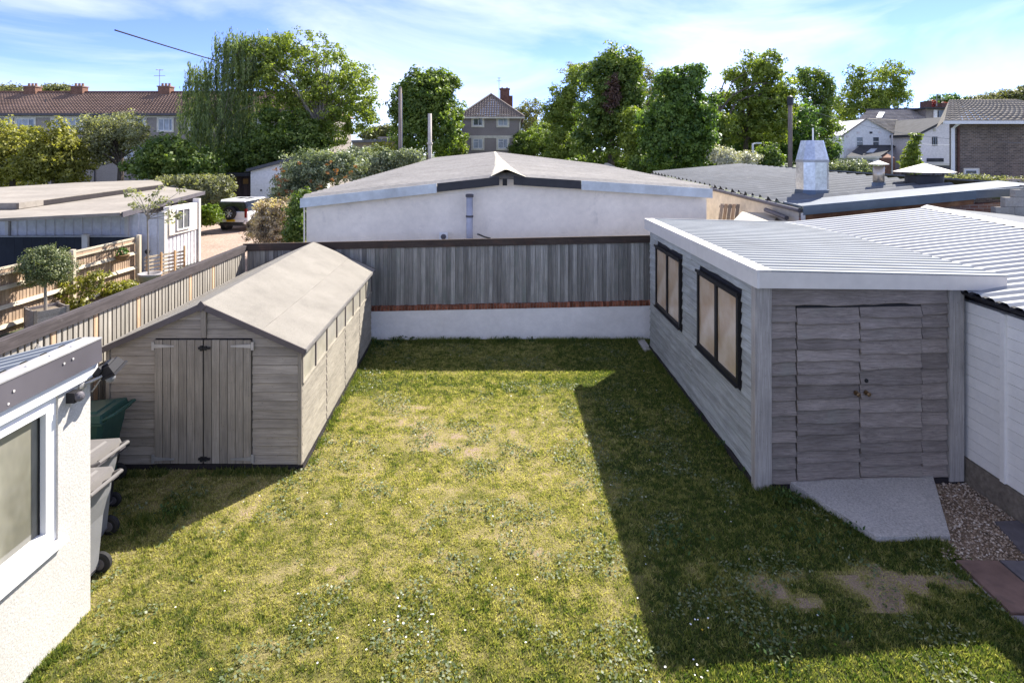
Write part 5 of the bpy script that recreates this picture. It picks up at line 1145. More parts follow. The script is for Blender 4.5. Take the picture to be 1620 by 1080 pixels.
# grey house in the middle
gh_ = thing('grey_house', 'square grey roughcast house with hipped tiled roof and four cream-edged windows', 'house', (-.5, 66, 0)); HY = 63.0
hx0, hx1 = A(730,0,HY).x, A(824,0,HY).x; hz = A(0,186,HY).z; ap = A(777,150,HY+4.2)
MB().box(hx0,hx1,HY,HY+13,-.8,hz).obj('wall', M['roughcast_grey'], gh_)
e0, e1 = (hx0-.4,HY-.45,hz), (hx1+.4,HY-.45,hz)
tiled('roof_tiles', e0, e1, (hx0-.4,ap.y,ap.z), (hx1+.4,ap.y,ap.z), 26, 13, M['pantile_grey'], gh_, .045, .06, lambda s, t_: abs(s-.5) < .5*(1-t_)+.012)
for s, xx in ((-1,hx0-.4),(1,hx1+.4)):
    tiled('roof_tiles', (xx,HY-.45,hz), (xx,HY+13.4,hz), (ap.x+.01*s,HY-.45,ap.z), (ap.x+.01*s,HY+13.4,ap.z), 40, 13, M['pantile_grey'], gh_, .04, .06, lambda s_, t_: (s_ > t_*.335) and (s_ < 1-t_*.335))
q = MB()
for e in (e0, e1): q.tube([Vector(e)+Vector((0,0,.08)), ap+Vector((0,0,.1))], .10, 6)
q.tube([ap+Vector((0,0,.1)), ap+Vector((0,5,.1))], .10, 6); q.obj('hip_tiles', M['pantile_grey'], gh_)
MB().box(hx0-.42,hx1+.42,HY-.52,HY-.38,hz-.14,hz+.03).obj('gutter', M['surround'], gh_)
MB().box(hx0-.02,hx1+.02,HY-.05,HY-.003,A(0,217,HY).z-.12,A(0,217,HY).z+.16).obj('string_course', M['surround'], gh_)
for k, (u0, u1, v0, v1) in enumerate(((748.5,763.5,184,199),(788,803,184,199),(748.5,763.5,220,235),(788,803,220,235),(748.5,763.5,256,271),(788,803,256,271))):
    windowY(gh_, A(u0,0,HY).x, A(u1,0,HY).x, A(0,v1,HY).z, A(0,v0,HY).z, HY, (.55,.45), .2, [[M['far_glass'],M['far_glass']],[M['curtain'],M['curtain']]][k in (1,2)], None, .72)
q = MB(); q.tube([(hx1+.05,HY-.4,hz-.1),(hx1-.12,HY-.1,hz-.6),(hx1-.12,HY-.1,-.4)], .07, 6); q.obj('downpipe', M['surround'], gh_)
p = A(799,160,HY+8); q = MB(); q.box(p.x-.62,p.x+.55,HY+7.5,HY+8.6,hz+.8,A(0,142,HY+8).z); q.box(p.x-.68,p.x+.61,HY+7.44,HY+8.66,A(0,142,HY+8).z,A(0,142,HY+8).z+.12); q.box(p.x+.551,p.x+.95,HY+7.6,HY+8.5,hz+.5,A(0,152,HY+8).z); c_ = q.obj('chimney', M['chim_dark'], gh_)
for dx in (-.35,.25): q = MB(); q.lathe((p.x+dx,HY+8,A(0,142,HY+8).z+.12), [(.14,0),(.12,.15)], 8); q.obj('chimney_pot', M['pot'], c_)
aerial('thin television aerial beside the dark chimney of the grey house', A(789.5,160,HY+7), 2.9, ((.97,.5),(.85,.6)))
wp = thing('side_shed', 'pale outbuilding with sloping roof showing at the left side of the grey house', 'shed', A(722,240,60)); MB().hexa([tuple(A(712,242,60)),tuple(A(729,242,60)),tuple(A(729,242,63)),tuple(A(712,242,63))],[tuple(A(714,206,60)),tuple(A(729,190,60)),tuple(A(729,192,63)),tuple(A(714,208,63))]).obj('roof', M['roof_blue'], wp); MB().box(A(716,0,60.2).x,A(729,0,60.2).x,60.5,62.5,-.5,A(0,244,60.5).z).obj('wall', M['roughcast'], wp)

# white houses on the right
wh = thing('white_house', 'white rendered house with front gable, slate roofs and brick lean-to', 'house', A(1375,280,64)); WY = 64.0
M['white_far'] = plain('white render far', (.84,.82,.80), .9, n2=(.3,.05), bump=None); M['slate'] = plain('brown grey slate', (.31,.27,.24), .85, n1=(1.5,.25), n2=(.3,.15), bump=None, dirt=((.34,.31,.25), .8, .55, .5)); M['slate_dark'] = plain('dark slate', (.06,.06,.065), .9, n1=(2,.2), bump=None)
M['slate_warm'] = plain('lichened slate', (.34,.30,.24), .9, n1=(1.5,.25), n2=(.4,.15), bump=None); M['pink_far'] = plain('pale pink render', (.78,.71,.68), .9, n2=(.3,.05), bump=None)
P = lambda u, v, y=WY: tuple(A(u, v, y))
def face(uv, y0, y1, name, m, par):
    q = MB(); pts = [P(u, v, y0) for u, v in uv]; q.prism(pts, (0, y1-y0, 0)); return q.obj(name, m, par)
face([(1335,290),(1415,290),(1415,212),(1410,209),(1373,188.5),(1335,214)], WY, WY+9, 'gable_wall', M['white_far'], wh)
q = MB(); a, b, c_, d = Vector(P(1372.5,187,WY-.3)), Vector(P(1413,210.5,WY-.3)), Vector(P(1373,187,WY-.3))+Vector((0,9,0)), Vector(P(1413,210.5,WY-.3))+Vector((0,9,0))
rr0 = A(1416,189,WY+8)
tiled('roof_slates', P(1413,211,WY-.3), P(1437,211,WY+3.4), P(1372.5,187.5,WY-.3), P(1419,189.5,WY+5), 22, 10, M['slate_warm'], wh, .012, .04)
q.hexa([P(1331,217.5,WY-.3),P(1372.5,188.5,WY-.3),P(1372.5,188.5,WY+9),P(1331,217.5,WY+9)],[P(1330,215,WY-.3),P(1372.5,185.8,WY-.3),P(1372.5,185.8,WY+9),P(1330,215,WY+9)]); q.obj('roof_left', M['slate'], wh)
MB().box(A(1412,0,WY+4).x,A(1452,0,WY+4).x,WY+4,WY+10,-.5,A(0,207,WY+4).z).obj('side_wall', M['white_far'], wh)
tiled('roof_slates', P(1340,207,WY+2.5), P(1466,205.5,WY+3.6), P(1373,174,WY+8), P(1466,172.5,WY+8), 40, 14, M['slate'], wh, .012, .05)
q = MB(); q.tube([P(1370,173.5,WY+8),P(1527,171.5,WY+8)], .12, 6); q.obj('ridge_tiles', M['slate_dark'], wh)
q = MB(); q.hexa([P(1386,187.5,WY+5.6),P(1395,187.5,WY+5.6),P(1400,179,WY+7),P(1391,179,WY+7)],[P(1386,186,WY+5.3),P(1395,186,WY+5.3),P(1400,177.5,WY+6.7),P(1391,177.5,WY+6.7)]); q.obj('skylight', M['curtain'], wh)
for u in (1358,1383.5): windowY(wh, A(u-3.5,0,WY).x, A(u+7.5,0,WY).x, A(0,232.5,WY).z, A(0,216.5,WY).z, WY, (1,), 0, None, None, .52)
for u, v in ((1358,210),(1378,210),(1392,209.5),(1341,216),(1343,237)): q = MB(); p = A(u,v,WY-.03); q.box(p.x-.15,p.x+.15,WY-.05,WY-.003,p.z-.11,p.z+.11); q.obj('air_vent', M['pink_far'] if u != 1378 else M['slate_dark'], wh)
le = [(1340,248.5),(1393,248.5),(1405,231),(1363,231)]
q = MB(); q.hexa([P(1339,249.5,WY-4.2),P(1392,249.5,WY-4.2),P(1419,231,WY-.1),P(1362,231,WY-.1)],[P(1339,247.5,WY-4.2),P(1392,247.5,WY-4.2),P(1419,229.5,WY-.1),P(1362,229.5,WY-.1)]); le_r = q.obj('lean_to_roof', M['slate_dark'], wh)
q = MB(); q.hexa([P(1370,243,WY-2.9),P(1381,243,WY-2.9),P(1388,236.5,WY-1.4),P(1378,236.5,WY-1.4)],[P(1370,241.5,WY-3),P(1381,241.5,WY-3),P(1388,235,WY-1.5),P(1378,235,WY-1.5)]); q.obj('skylight', M['curtain'], le_r)
q = MB(); x0, x1 = A(1345,0,WY-3.6).x, A(1391,0,WY-3.8).x; q.box(x0,x1,WY-3.8,WY-.1,-.5,A(0,250,WY-3.8).z); q.obj('lean_to_wall', M['white_far'], wh)
q = MB(); xx = A(1392,0,WY-3.8).x; q.prism([(xx,WY-3.8,-.5),(xx,WY-.1,-.5),(xx,WY-.1,A(0,229.5,WY).z-.12),(xx,WY-3.8,A(0,248,WY-3.8).z-.1)], (1.6,0,0)); q.obj('brick_flank', M['chim'], wh)
q = MB(); q.box(A(1339,0,WY-4.2).x,A(1393,0,WY-4.2).x,WY-4.4,WY-4.22,A(0,250,WY-4.2).z,A(0,247.2,WY-4.2).z); q.obj('lean_to_gutter', M['surround'], wh)
MB().box(A(1368,0,WY-3.85).x,A(1381,0,WY-3.85).x,WY-3.86,WY-3.8,A(0,262,WY-3.8).z,A(0,253,WY-3.8).z).obj('patio_door', M['far_glass'], wh)
MB().box(A(1416,0,WY+3.9).x,A(1420,0,WY+3.9).x,WY+3.88,WY+3.99,A(0,235,WY+3.9).z,A(0,214,WY+3.9).z).obj('narrow_window', M['far_glass'], wh)
ph = thing('pink_house', 'pale pink house end with sloping dark roof edge and small black window', 'house', A(1480,280,60)); PY = 60.0
q = MB(); q.prism([P(1452,285,PY),P(1504,285,PY),P(1504,188,PY),P(1452,214,PY)], (0,8,0)); q.obj('wall', M['pink_far'], ph)
q = MB(); q.prism([P(1450,216.5,PY-.25),P(1450,212.5,PY-.25),P(1506,184,PY-.25),P(1506,188,PY-.25)], (0,8.4,0)); q.obj('roof', M['slate_dark'], ph)
windowY(ph, A(1474.5,0,PY).x, A(1482.5,0,PY).x, A(0,230.5,PY).z, A(0,216.5,PY).z, PY, (1,1), 0, None, M['win_black'], .5)
MB().box(A(1476,0,PY).x,A(1480,0,PY).x,PY-.06,PY-.003,A(0,208,PY).z,A(0,203,PY).z).obj('alarm_box', M['ridge'], ph)
MB().box(A(1466,0,PY).x,A(1492,0,PY).x,PY-.10,PY-.003,A(0,256,PY).z,A(0,250.5,PY).z).obj('dark_window', M['slate_dark'], ph)
MB().box(A(1453,0,PY-3).x,A(1504,0,PY-3).x,PY-3,PY-.12,A(0,262,PY-3).z,A(0,258.5,PY-3).z).obj('flat_porch_roof', M['off_trim'], ph); MB().box(A(1455,0,PY-2.8).x,A(1503,0,PY-2.8).x,PY-2.8,PY-.12,-.5,A(0,262.2,PY-2.8).z).obj('porch', M['fascia_dark'], ph)
hb_ = thing('brick_house', 'dark brick house rear dormer with white wall strips behind the pink house', 'house', A(1490,200,72)); face([(1465,200),(1512,200),(1512,172),(1465,172)], 70, 75, 'dormer_wall', M['slate'], hb_); face([(1478,195),(1483,195),(1483,174),(1478,174)], 69.8, 69.98, 'white_strip', M['white_far'], hb_); face([(1511.8,190),(1532,172),(1511.8,172)], 69.5, 73, 'white_cheek', M['white_far'], hb_); face([(1463,172),(1534,172),(1534,169.8),(1463,169.8)], 69.3, 75, 'dormer_roof', M['slate_dark'], hb_)
face([(1485,190),(1508,190),(1508,175),(1485,175)], 69.85, 69.98, 'dormer_window', M['far_glass'], hb_)
c_ = face([(1466,172),(1474,172),(1474,160),(1466,160)], 72, 73.2, 'chimney', M['chim_dark'], hb_); face([(1490,172),(1500,172),(1500,163),(1490,163)], 72, 73.2, 'chimney', M['chim_dark'], hb_)
aerial('wide television aerial with two long bars above the dark dormer', A(1482,168,70), 1.5, ((.95,2.0),(.55,2.6)))
bu = thing('bungalow', 'low pale bungalow with brown roof between the trees and the white house', 'house', A(1320,250,80)); face([(1304,256),(1336,256),(1336,244),(1304,244)], 80, 85, 'wall', M['white_far'], bu)
tiled('roof_tiles', P(1302,244.5,79.6), P(1338,244.5,79.6), P(1305,236,83), P(1338,236,83), 16, 6, M['slate'], bu, .02, .05)
for u in (1322.5,1328.5): windowY(bu, A(u,0,80).x, A(u+2.6,0,80).x, A(0,251.5,80).z, A(0,246.5,80).z, 80, (1,), 0)
MB().box(A(1306,0,80).x,A(1311,0,80).x,79.93,79.997,A(0,256,80).z,A(0,247,80).z).obj('door', M['far_glass'], bu)
# brick house at right edge
bh = thing('brick_annexe', 'brown brick building with heavy tiled roof and white downpipe at the right edge', 'building', A(1560,290,30)); BY = 30.0
t = NT('brown brick'); br = t.n('ShaderNodeTexBrick'); c = t.coord((1,1,1), False); sx = t.n('ShaderNodeSeparateXYZ'); t.l(c, sx.inputs[0]); cb = t.n('ShaderNodeCombineXYZ'); t.l(sx.outputs[0], cb.inputs[0]); t.l(sx.outputs[2], cb.inputs[1]); t.l(cb.outputs[0], br.inputs['Vector'])
br.inputs['Scale'].default_value = 1; br.inputs['Brick Width'].default_value = .225; br.inputs['Row Height'].default_value = .085; br.inputs['Mortar Size'].default_value = .009; br.inputs['Bias'].default_value = -.1
br.inputs['Color1'].default_value = (.10,.075,.06,1); br.inputs['Color2'].default_value = (.21,.155,.115,1); br.inputs['Mortar'].default_value = (.27,.235,.20,1)
col = t.mix(1, br.outputs['Color'], t.ramp(t.noise(c,1.1,4),[(.3,.8),(.7,1.2)]), 'MULTIPLY'); t.bump(br.outputs['Fac'], .4, -.01); M['brown_brick'] = t.done(col, .9)
bx0 = A(1502,0,BY).x; bx1 = A(1720,0,BY).x; bz = A(0,193,BY).z
kx_ = (BY+8)/BY*1.012; MB().hexa([(bx0,BY,-.6),(bx1,BY,-.6),(bx1,BY+8,-.6),(bx0*kx_,BY+8,-.6)],[(bx0,BY,bz),(bx1,BY,bz),(bx1,BY+8,bz),(bx0*kx_,BY+8,bz)]).obj('wall', M['brown_brick'], bh)
M['heavy_tile'] = plain('lichened concrete tile', (.30,.26,.205), .9, n1=(2,.25), n2=(.4,.2), bump=None, dirt=((.42,.37,.29), 1.2, .56, .6))
P0 = A(1494,191.5,BY-.6); P1 = Vector((bx1+.5,BY-.6,P0.z)); dz = A(1600,158,BY+4.8).z
for r in range(12):
    t0, t1 = r/12, (r+1)/12; nb = 34
    for k in range(0):
        pass
tiled('roof_tiles', P0, P1, (P0.x+4.4,BY+4.8,dz), (P1.x,BY+4.8,dz), 24, 11, M['heavy_tile'], bh, .03, .075)
q = MB(); q.poly([tuple(P0),(P0.x+3.2+1.2,BY+4.8,dz),(P0.x*(BY+8.6)/BY,BY+8.6,P0.z)]); q.obj('roof_hip', M['heavy_tile'], bh)
q = MB(); q.box(P0.x-.05,P1.x,BY-.72,BY-.58,P0.z-.16,P0.z+.0); q.obj('gutter', M['pvc'], bh)
q = MB(); p = A(1507.5,0,BY-.1); q.tube([(p.x,BY-.6,bz-.05),(p.x,BY-.1,bz-.35),(p.x,BY-.1,.4)], .09, 8); q.obj('downpipe', M['pvc'], bh); q = MB(); p = A(1517.5,0,BY-.1); q.tube([(p.x,BY-.05,bz-.05),(p.x,BY-.05,.4)], .055, 8); q.obj('cable_pipe', M['chim_dark'], bh)
windowY(bh, A(1525,0,BY).x, A(1546,0,BY).x, A(0,277,BY).z, A(0,268,BY).z, BY, (1,), .06)
MB().box(bx0,bx1,BY-3.5,BY-3.2,-.5,A(0,283.5,BY-3.5).z).obj('garden_wall', M['brick_wall'], bh)
hd = thing('small_store', 'small white block-walled store with dark sloping roof behind the parked car', 'shed', A(430,310,41)); Yh = 41.0
q = MB(); q.prism([P(396.5,330,Yh),P(480,330,Yh),P(480,249,Yh),P(396.5,270,Yh)], (0,6,0)); q.obj('wall', M['white_far'], hd)
q = MB(); q.prism([P(389,272,Yh-.4),P(389,267.5,Yh-.4),P(488,241.5,Yh-.4),P(488,247,Yh-.4)], (0,7,0)); q.obj('roof', plain('dark slate grey sheet', (.085,.09,.10), .6, bump=None), hd)
q = MB(); q.prism([P(440,252,Yh+6),P(447,243,Yh+6),P(482,243,Yh+6),P(482,250,Yh+6)], (0,3,0)); q.obj('rear_roof', M['roof_blue'], hd)
q = MB(); p = A(413,301,Yh-.02); q.box(p.x-.06,p.x+.06,Yh-.05,Yh-.002,p.z-.06,p.z+.06); q.obj('wall_vent', M['fascia_dark'], hd)
ds = thing('dark_shed', 'dark brown boarded shed front between the hedge and the white store', 'shed', A(365,310,42.5))
x0, x1 = A(322,0,42.5).x, A(396,0,42.5).x
for k in range(14): a = x0+(x1-x0)*k/14; MB().box(a+.01,a+(x1-x0)/14-.01,42.5,42.56,-.5,A(0,279,42.5).z).obj('plank', plain('dark brown board', (.06,.04,.035), .8, vary=.3) if k == 0 else bpy.data.materials['dark brown board'], ds)
MB().box(x0-.2,x1,42.2,46,A(0,279,42.5).z,A(0,275,42.5).z).obj('roof', M['fascia_black'], ds)
MB().box(A(384,0,42.4).x,A(392,0,42.4).x,42.44,42.497,A(0,291,42.4).z,A(0,283,42.4).z).obj('sign_board', plain('small brown sign', (.22,.12,.04), .8), ds)
fr = thing('far_flat_roof', 'distant low building with grey flat roofs between the trees', 'building', A(590,225,85)); face([(555,226),(640,224),(640,219),(555,222)], 85, 100, 'roof', M['roof_blue'], fr); face([(596,219),(640,219),(640,216),(600,216.5)], 100, 110, 'upper_roof', M['slate'], fr); face([(557,240),(638,240),(638,224),(557,226)], 86, 98, 'wall', M['roughcast'], fr)
tn = thing('small_gable_roof', 'small pale pitched sheet roof just beyond the right end of the white workshop', 'shed', A(965,265,40)); q = MB(); q.hexa([P(948,268,40),P(1000,276,40),P(1000,276,43),P(948,268,43)],[P(957,258,40),P(962,258,40),P(962,258.4,43),P(957,258.4,43)]); q.obj('roof', M['off_trim'], tn)
# van
vn = thing('parked_van', 'white van with red marking half hidden beyond the workshop roof', 'van', A(870,250,75)); Yv = 75.0; bp_ = A(870,252,Yv)
Fv = lambda x, y, z: (bp_.x+x, Yv+y, A(0,240.5,Yv).z-2.3+z)
q = MB(Fv); pts = [(-1.55,0,.35),(1.9,0,.35),(1.9,0,2.2),(1.75,0,2.3),(-.7,0,2.28),(-1.3,0,1.55),(-1.55,0,1.3)]; q.prism(pts, (0,1.9,0)); q.obj('body', M['pvc'], vn)
q = MB(Fv); q.prism([(-1.22,-.012,1.5),(-.1,-.012,1.5),(-.1,-.012,2.05),(-.72,-.012,2.05)], (0,.008,0)); q.obj('window', M['far_glass'], vn)
q = MB(Fv); q.box(.35,1.2,-.012,-.002,1.55,2.1); q.obj('marking', plain('red marking', (.42,.03,.05), .5, bump=None), vn)
for xx in (-.85,1.2): q = MB(Fv); q.lathe((xx,-.02,.34), [(.34,0),(.34,.22)], 16, 'y'); q.obj('wheel', M['rubber'], vn)

# ---------------------------------------------------------------- poles, lamps, cables
pole_m = wood('pole timber', (.17,.135,.12), (.29,.24,.215), 2, vary=.1, gs=.4); conc_m = plain('pale concrete post', (.52,.47,.42), .9)
def pole(name, label, cat, u, v0, v1, Y, w, m, extra=None):
    a, b = A(u, v0, Y), A(u, v1, Y); q = MB(); q.lathe((a.x,Y,min(b.z,-.3)), [(w*.55,0),(w*.45,a.z-min(b.z,-.3))], 10)
    t_ = thing(name, label, cat, (a.x,Y,0), 'wooden utility poles' if name == 'utility_pole' else None); q.obj('shaft', m, t_, True)
    if extra: extra(t_, a)
    return t_
def ex1(t_, a):
    q = MB(); q.lathe((a.x,a.y,a.z), [(.14,0),(.02,.07)], 8); q.obj('cap', M['fascia_dark'], t_)
    q = MB(); q.tube([(a.x+.15,a.y-.1,a.z-.4),(a.x+.15,a.y-.1,a.z-5)], .03, 5); q.obj('cable_guard', M['steel_pole'], t_)
pole('utility_pole', 'weathered wooden utility pole left of the round leafy tree', 'pole', 633, 139, 240, 38, .25, pole_m, ex1)
def ex2(t_, a):
    q = MB(); q.box(a.x-.17,a.x+.17,a.y-.17,a.y+.17,a.z-2.05,a.z-1.92); q.obj('collar', conc_m, t_)
    q = MB(); q.tube([(a.x+.1,a.y,a.z-2.8),(a.x+1.0,a.y+.2,.5)], .02, 4); q.obj('stay_wire', M['steel_pole'], t_)
pole('concrete_post', 'pale square-topped concrete post in front of the round leafy tree', 'post', 680, 180, 260, 38, .28, conc_m, ex2)
def ex3(t_, a):
    q = MB(); q.lathe((a.x,a.y,a.z-.65), [(.20,0),(.20,.6),(.05,.68)], 10); q.obj('transformer', M['fascia_black'], t_)
pole('utility_pole', 'tall brown wooden utility pole with dark head behind the industrial roof', 'pole', 1250, 152, 265, 40, .30, pole_m, ex3)
pole('thin_mast', 'thin grey metal mast in front of the white house gable', 'mast', 1411, 213, 278, 45, .12, M['steel_pole'])
pole('steel_post', 'short grey steel post among the trees right of the van', 'post', 893, 223, 250, 62, .22, M['steel_pole'])
def ex4(t_, a):
    q = MB(); q.tube([(a.x,a.y,a.z-.05),(a.x+.12,a.y,a.z),(a.x+.35,a.y,a.z+.01)], .05, 6); q.box(a.x+.2,a.x+.52,a.y-.09,a.y+.09,a.z-.03,a.z+.06); q.obj('lamp_arm', M['pvc'], t_)
pole('street_lamp', 'short white street lamp with bent arm above the industrial roof', 'street lamp', 1191, 227, 265, 36, .13, M['pvc'], ex4)
def cable(label, pts, r=.012, name='overhead_cable'):
    q = MB(); q.tube(pts, r, 5); tag(q.obj(name, M['rubber']), label, 'cable')
a, b = A(182,48,30), A(345,97,46); n = 12
cable('dark overhead cable sloping down across the sky to the birch tree', [a.lerp(b,k/n)+Vector((0,0,-.03*math.sin(math.pi*k/n))) for k in range(n+1)], .045)
a, b = A(1455,228,50), A(1680,205,26); q = MB(); q.tube([a.lerp(b,k/10)+Vector((0,0,-.35*math.sin(math.pi*k/10))) for k in range(11)], .016, 5); tag(q.obj('phone_cable', M['pvc']), 'thin pale phone cable strung across the brown brick wall', 'cable')
a, b = A(1250,165,40), A(1660,228,28); q = MB(); q.tube([a.lerp(b,k/10)+Vector((0,0,-.7*math.sin(math.pi*k/10))) for k in range(11)], .010, 5); tag(q.obj('phone_cable', M['steel_pole']), 'faint thin cable from the dark-headed utility pole towards the brick building', 'cable')
# ---------------------------------------------------------------- trees and shrubs
LM = {}
def lm(key, dark, light, trans=.35, spec=.35):
    if key not in LM: LM[key] = leafmat('leaf '+key, dark, light, trans, .5, spec)
    return LM[key]
lm('mid', (0.046,0.093,0.019),(0.235,0.300,0.070)); lm('lime', (0.080,0.127,0.020),(0.332,0.385,0.081)); lm('dark', (0.032,0.072,0.018),(0.144,0.240,0.063))
lm('gold', (0.084,0.097,0.018), (0.432,0.408,0.104)); lm('grey', (0.101,0.113,0.059), (0.400,0.400,0.248)); lm('birch', (0.062,0.096,0.039),(0.281,0.343,0.135)); lm('conifer', (0.032,0.077,0.016),(0.180,0.275,0.060))
lm('far', (0.066,0.075,0.031), (0.320,0.320,0.144)); lm('silver', (0.059,0.089,0.042), (0.400,0.440,0.288), .25); lm('hedge', (.060,.115,.010), (.22,.30,.03)); lm('copper', (0.096,0.019,0.029), (0.320,0.056,0.080)); lm('cream', (.33,.235,.165), (.80,.68,.52), .3); lm('rust', (.17,.07,.03), (.34,.17,.08)); lm('bay', (0.048,0.080,0.029), (0.256,0.272,0.120), .2, .5); lm('yellow', (.18,.19,.02), (.40,.38,.05)); lm('white', (.30,.30,.24), (.72,.70,.62), .2); lm('pinkgrey', (.13,.10,.07), (.42,.34,.24), .2)
M['bark'] = wood('tree bark', (.075,.058,.045), (.17,.14,.115), 2, vary=.2, gs=.3); M['bark_pale'] = wood('pale bark', (.22,.19,.155), (.40,.36,.31), 2, vary=.2, gs=.3)
def leaves(centers, dirs, per, rad, size, squash=.8, up=.25, strand=0, rng=NR, bright=None):
    """leaf quads gathered in clumps; normals lean away from each clump's middle"""
    n = len(centers); C = np.repeat(centers, per, 0); D = np.repeat(dirs, per, 0); N = n*per
    off = rng.normal(0, 1, (N,3)); off /= (np.linalg.norm(off, axis=1, keepdims=True)+1e-6); rr = rng.random((N,1))**.45
    R_ = np.repeat(rad*np.ones(n) if np.isscalar(rad) else rad, per)[:,None]
    o = off*rr*R_; o[:,2] *= squash
    if strand: o[:,:2] *= .35; o[:,2] = -rng.random(N)**.9*strand*np.repeat(rng.uniform(.5,1.3,n), per)
    P = C+o
    nr = off*.8+D*.35+rng.normal(0,.55,(N,3)); nr[:,2] += up; nr /= (np.linalg.norm(nr, axis=1, keepdims=True)+1e-6)
    a = np.cross(nr, rng.normal(0,1,(N,3))); a /= (np.linalg.norm(a, axis=1, keepdims=True)+1e-6); b = np.cross(nr, a)
    s = size*rng.uniform(.55,1.3,(N,1)); a = a*s; b = b*s*.62
    if strand: a = np.stack([a[:,0]*.5,a[:,1]*.5,-abs(s[:,0])*1.2],-1); b = b*.55
    V = np.stack([P-a, P-b, P+a, P+b], 1).reshape(-1,3)
    t = np.repeat(np.clip(rng.normal(.45,.22,n),0,1) if bright is None else bright, per)+rng.normal(0,.17,N)
    return V, np.clip(t,0,1)
def lobe_clumps(lobes, n, shell=.5, rng=NR):
    """points in the union of ellipsoids (cx, cy, cz, rx, ry, rz), biased to the outside"""
    w_ = np.array([(l[3]*l[4]*l[5])**.72 for l in lobes]); w_ /= w_.sum(); idx = rng.choice(len(lobes), n, p=w_); L_ = np.array(lobes)[idx]
    d = rng.normal(0,1,(n,3)); d /= np.linalg.norm(d,axis=1,keepdims=True); r = (shell+(1-shell)*rng.random((n,1)))**1.0; r = np.where(rng.random((n,1)) < .25, rng.random((n,1)), r)
    r = np.where(rng.random((n,1)) < .14, rng.uniform(1.0,1.17,(n,1)), r)
    return L_[:,:3]+d*r*L_[:,3:], d
def tree(name, label, cat, Y, base_u, lobes, mat, clumps=260, per=34, crad=.7, leaf=.17, bark='bark', trunk=.22, limbs=9, strand=0, group=None, extra=None, fork=.35, squash=.8, shell=.5, base_z=None, dy=1.0, dens=1.7):
    """lobes given as (u, v, ru, rv[, depth offset]) in photo pixels at depth Y, turned into metres here"""
    clumps = int(clumps*dens); crad *= .78; leaf *= .74
    k = Y/FPX; Ls = []
    for l in lobes:
        c = A(l[0], l[1], Y); oy = l[4] if len(l) > 4 else 0; Ls.append((c.x, Y+oy, c.z, l[2]*k, .5*(l[2]+l[3])*k*dy, l[3]*k))
    bz = gh(0,Y).item()-.05 if base_z is None else base_z; bx = A(base_u, 0, Y).x
    if group is None: group = {'tree':'trees beyond the gardens','shrub':'shrubs around the gardens','hedge':'hedges','creeper':'creepers over the roofs and walls'}.get(cat)
    if name == 'distant_tree': group = 'distant trees on the skyline'
    t_ = thing(name, label, cat, (bx, Y, bz), group)
    sub = []
    for l in Ls:
        for _ in range(4):
            d = NR.normal(0,1,3); d[2] = abs(d[2])*.8 if NR.random() < .7 else d[2]; d /= np.linalg.norm(d); f_ = NR.uniform(.22,.42); g_ = NR.uniform(.85,1.06)
            sub.append((l[0]+d[0]*l[3]*g_, l[1]+d[1]*l[4]*g_, l[2]+d[2]*l[5]*g_, l[3]*f_, l[4]*f_, l[5]*f_))
    Ls2 = Ls+sub if len(Ls) > 2 and name.endswith('tree') else Ls
    C, D = lobe_clumps(Ls2, clumps, shell); C = np.array(C)
    C[:,2] = np.maximum(C[:,2], bz+crad*.5+.1)
    V, T = leaves(C, D, per, crad*NR.uniform(.6,1.3,clumps), leaf, squash, strand=strand)
    if extra: V2, T2 = extra(Ls); V = np.concatenate([V, V2]); T = np.concatenate([T, T2])
    o = link('crown', npmesh('crown', V, np.arange(len(V)).reshape(-1,4), T), mat, (0,0,0)); _off(o, t_)
    if trunk:
        cz = np.mean([l[2] for l in Ls]); top = max(l[2]+l[5] for l in Ls); q = MB(); zf = bz+(cz-bz)*fork*1.6+.2
        mx_ = np.mean([l[0] for l in Ls])
        q.tube([(bx,Y,bz),(bx+.1*(mx_-bx),Y,bz+(zf-bz)*.5),(bx+.25*(mx_-bx),Y+.1,zf),(bx+.7*(mx_-bx),Y+.2,zf+(top-zf)*.45),(mx_,Y+.1,zf+(top-zf)*.8)], [trunk*1.25,trunk,trunk*.85,trunk*.5,trunk*.12], 8)
        for i in NR.choice(clumps, min(limbs*2, clumps), False):
            c = C[i]; s = R.uniform(.0,.5); p0 = Vector((bx+.25*(mx_-bx)+s*.45*(mx_-bx), Y+.1, zf+s*(top-zf)*.45)); p1 = Vector(c)
            if p1.z < zf*.6 or (p1-p0).length < .3: continue
            md = p0.lerp(p1,.5)+Vector((R.uniform(-.2,.2),R.uniform(-.2,.2),.12*(p1-p0).length)); q.tube([p0,md,p1], [trunk*.34,trunk*.2,trunk*.06], 5, False)
        q.obj('trunk', M[bark], t_)
    return t_

tree('garden_tree', 'golden-green leafy tree at the far left edge in front of the flats', 'tree', 42, 20, [(20,240,42,42),(5,225,35,35),(40,262,34,34),(-5,270,50,30)], LM['gold'], 300, 32, .62, .15)
tree('garden_tree', 'second golden-green tree from the left edge with a rounded leafy top', 'tree', 41, 85, [(84,232,34,34),(78,258,46,34),(105,255,26,34),(62,250,24,28),(85,275,48,20)], LM['gold'], 300, 32, .6, .15)
tree('apple_tree', 'grey-green spreading tree with visible forked branches in front of the flats', 'tree', 44, 190, [(185,208,52,26),(160,225,38,26),(215,222,36,24),(190,195,38,18),(150,245,26,22),(236,232,18,16)], LM['grey'], 270, 30, .6, .13, 'bark', .24, 16, fork=.35)
tree('leafy_shrub', 'dark green glossy rounded shrub right of the forked grey-green tree', 'shrub', 40, 265, [(268,245,52,26),(290,262,45,26),(235,262,35,24),(262,232,32,18),(320,266,26,22)], LM['mid'], 260, 36, .62, .17, trunk=0)
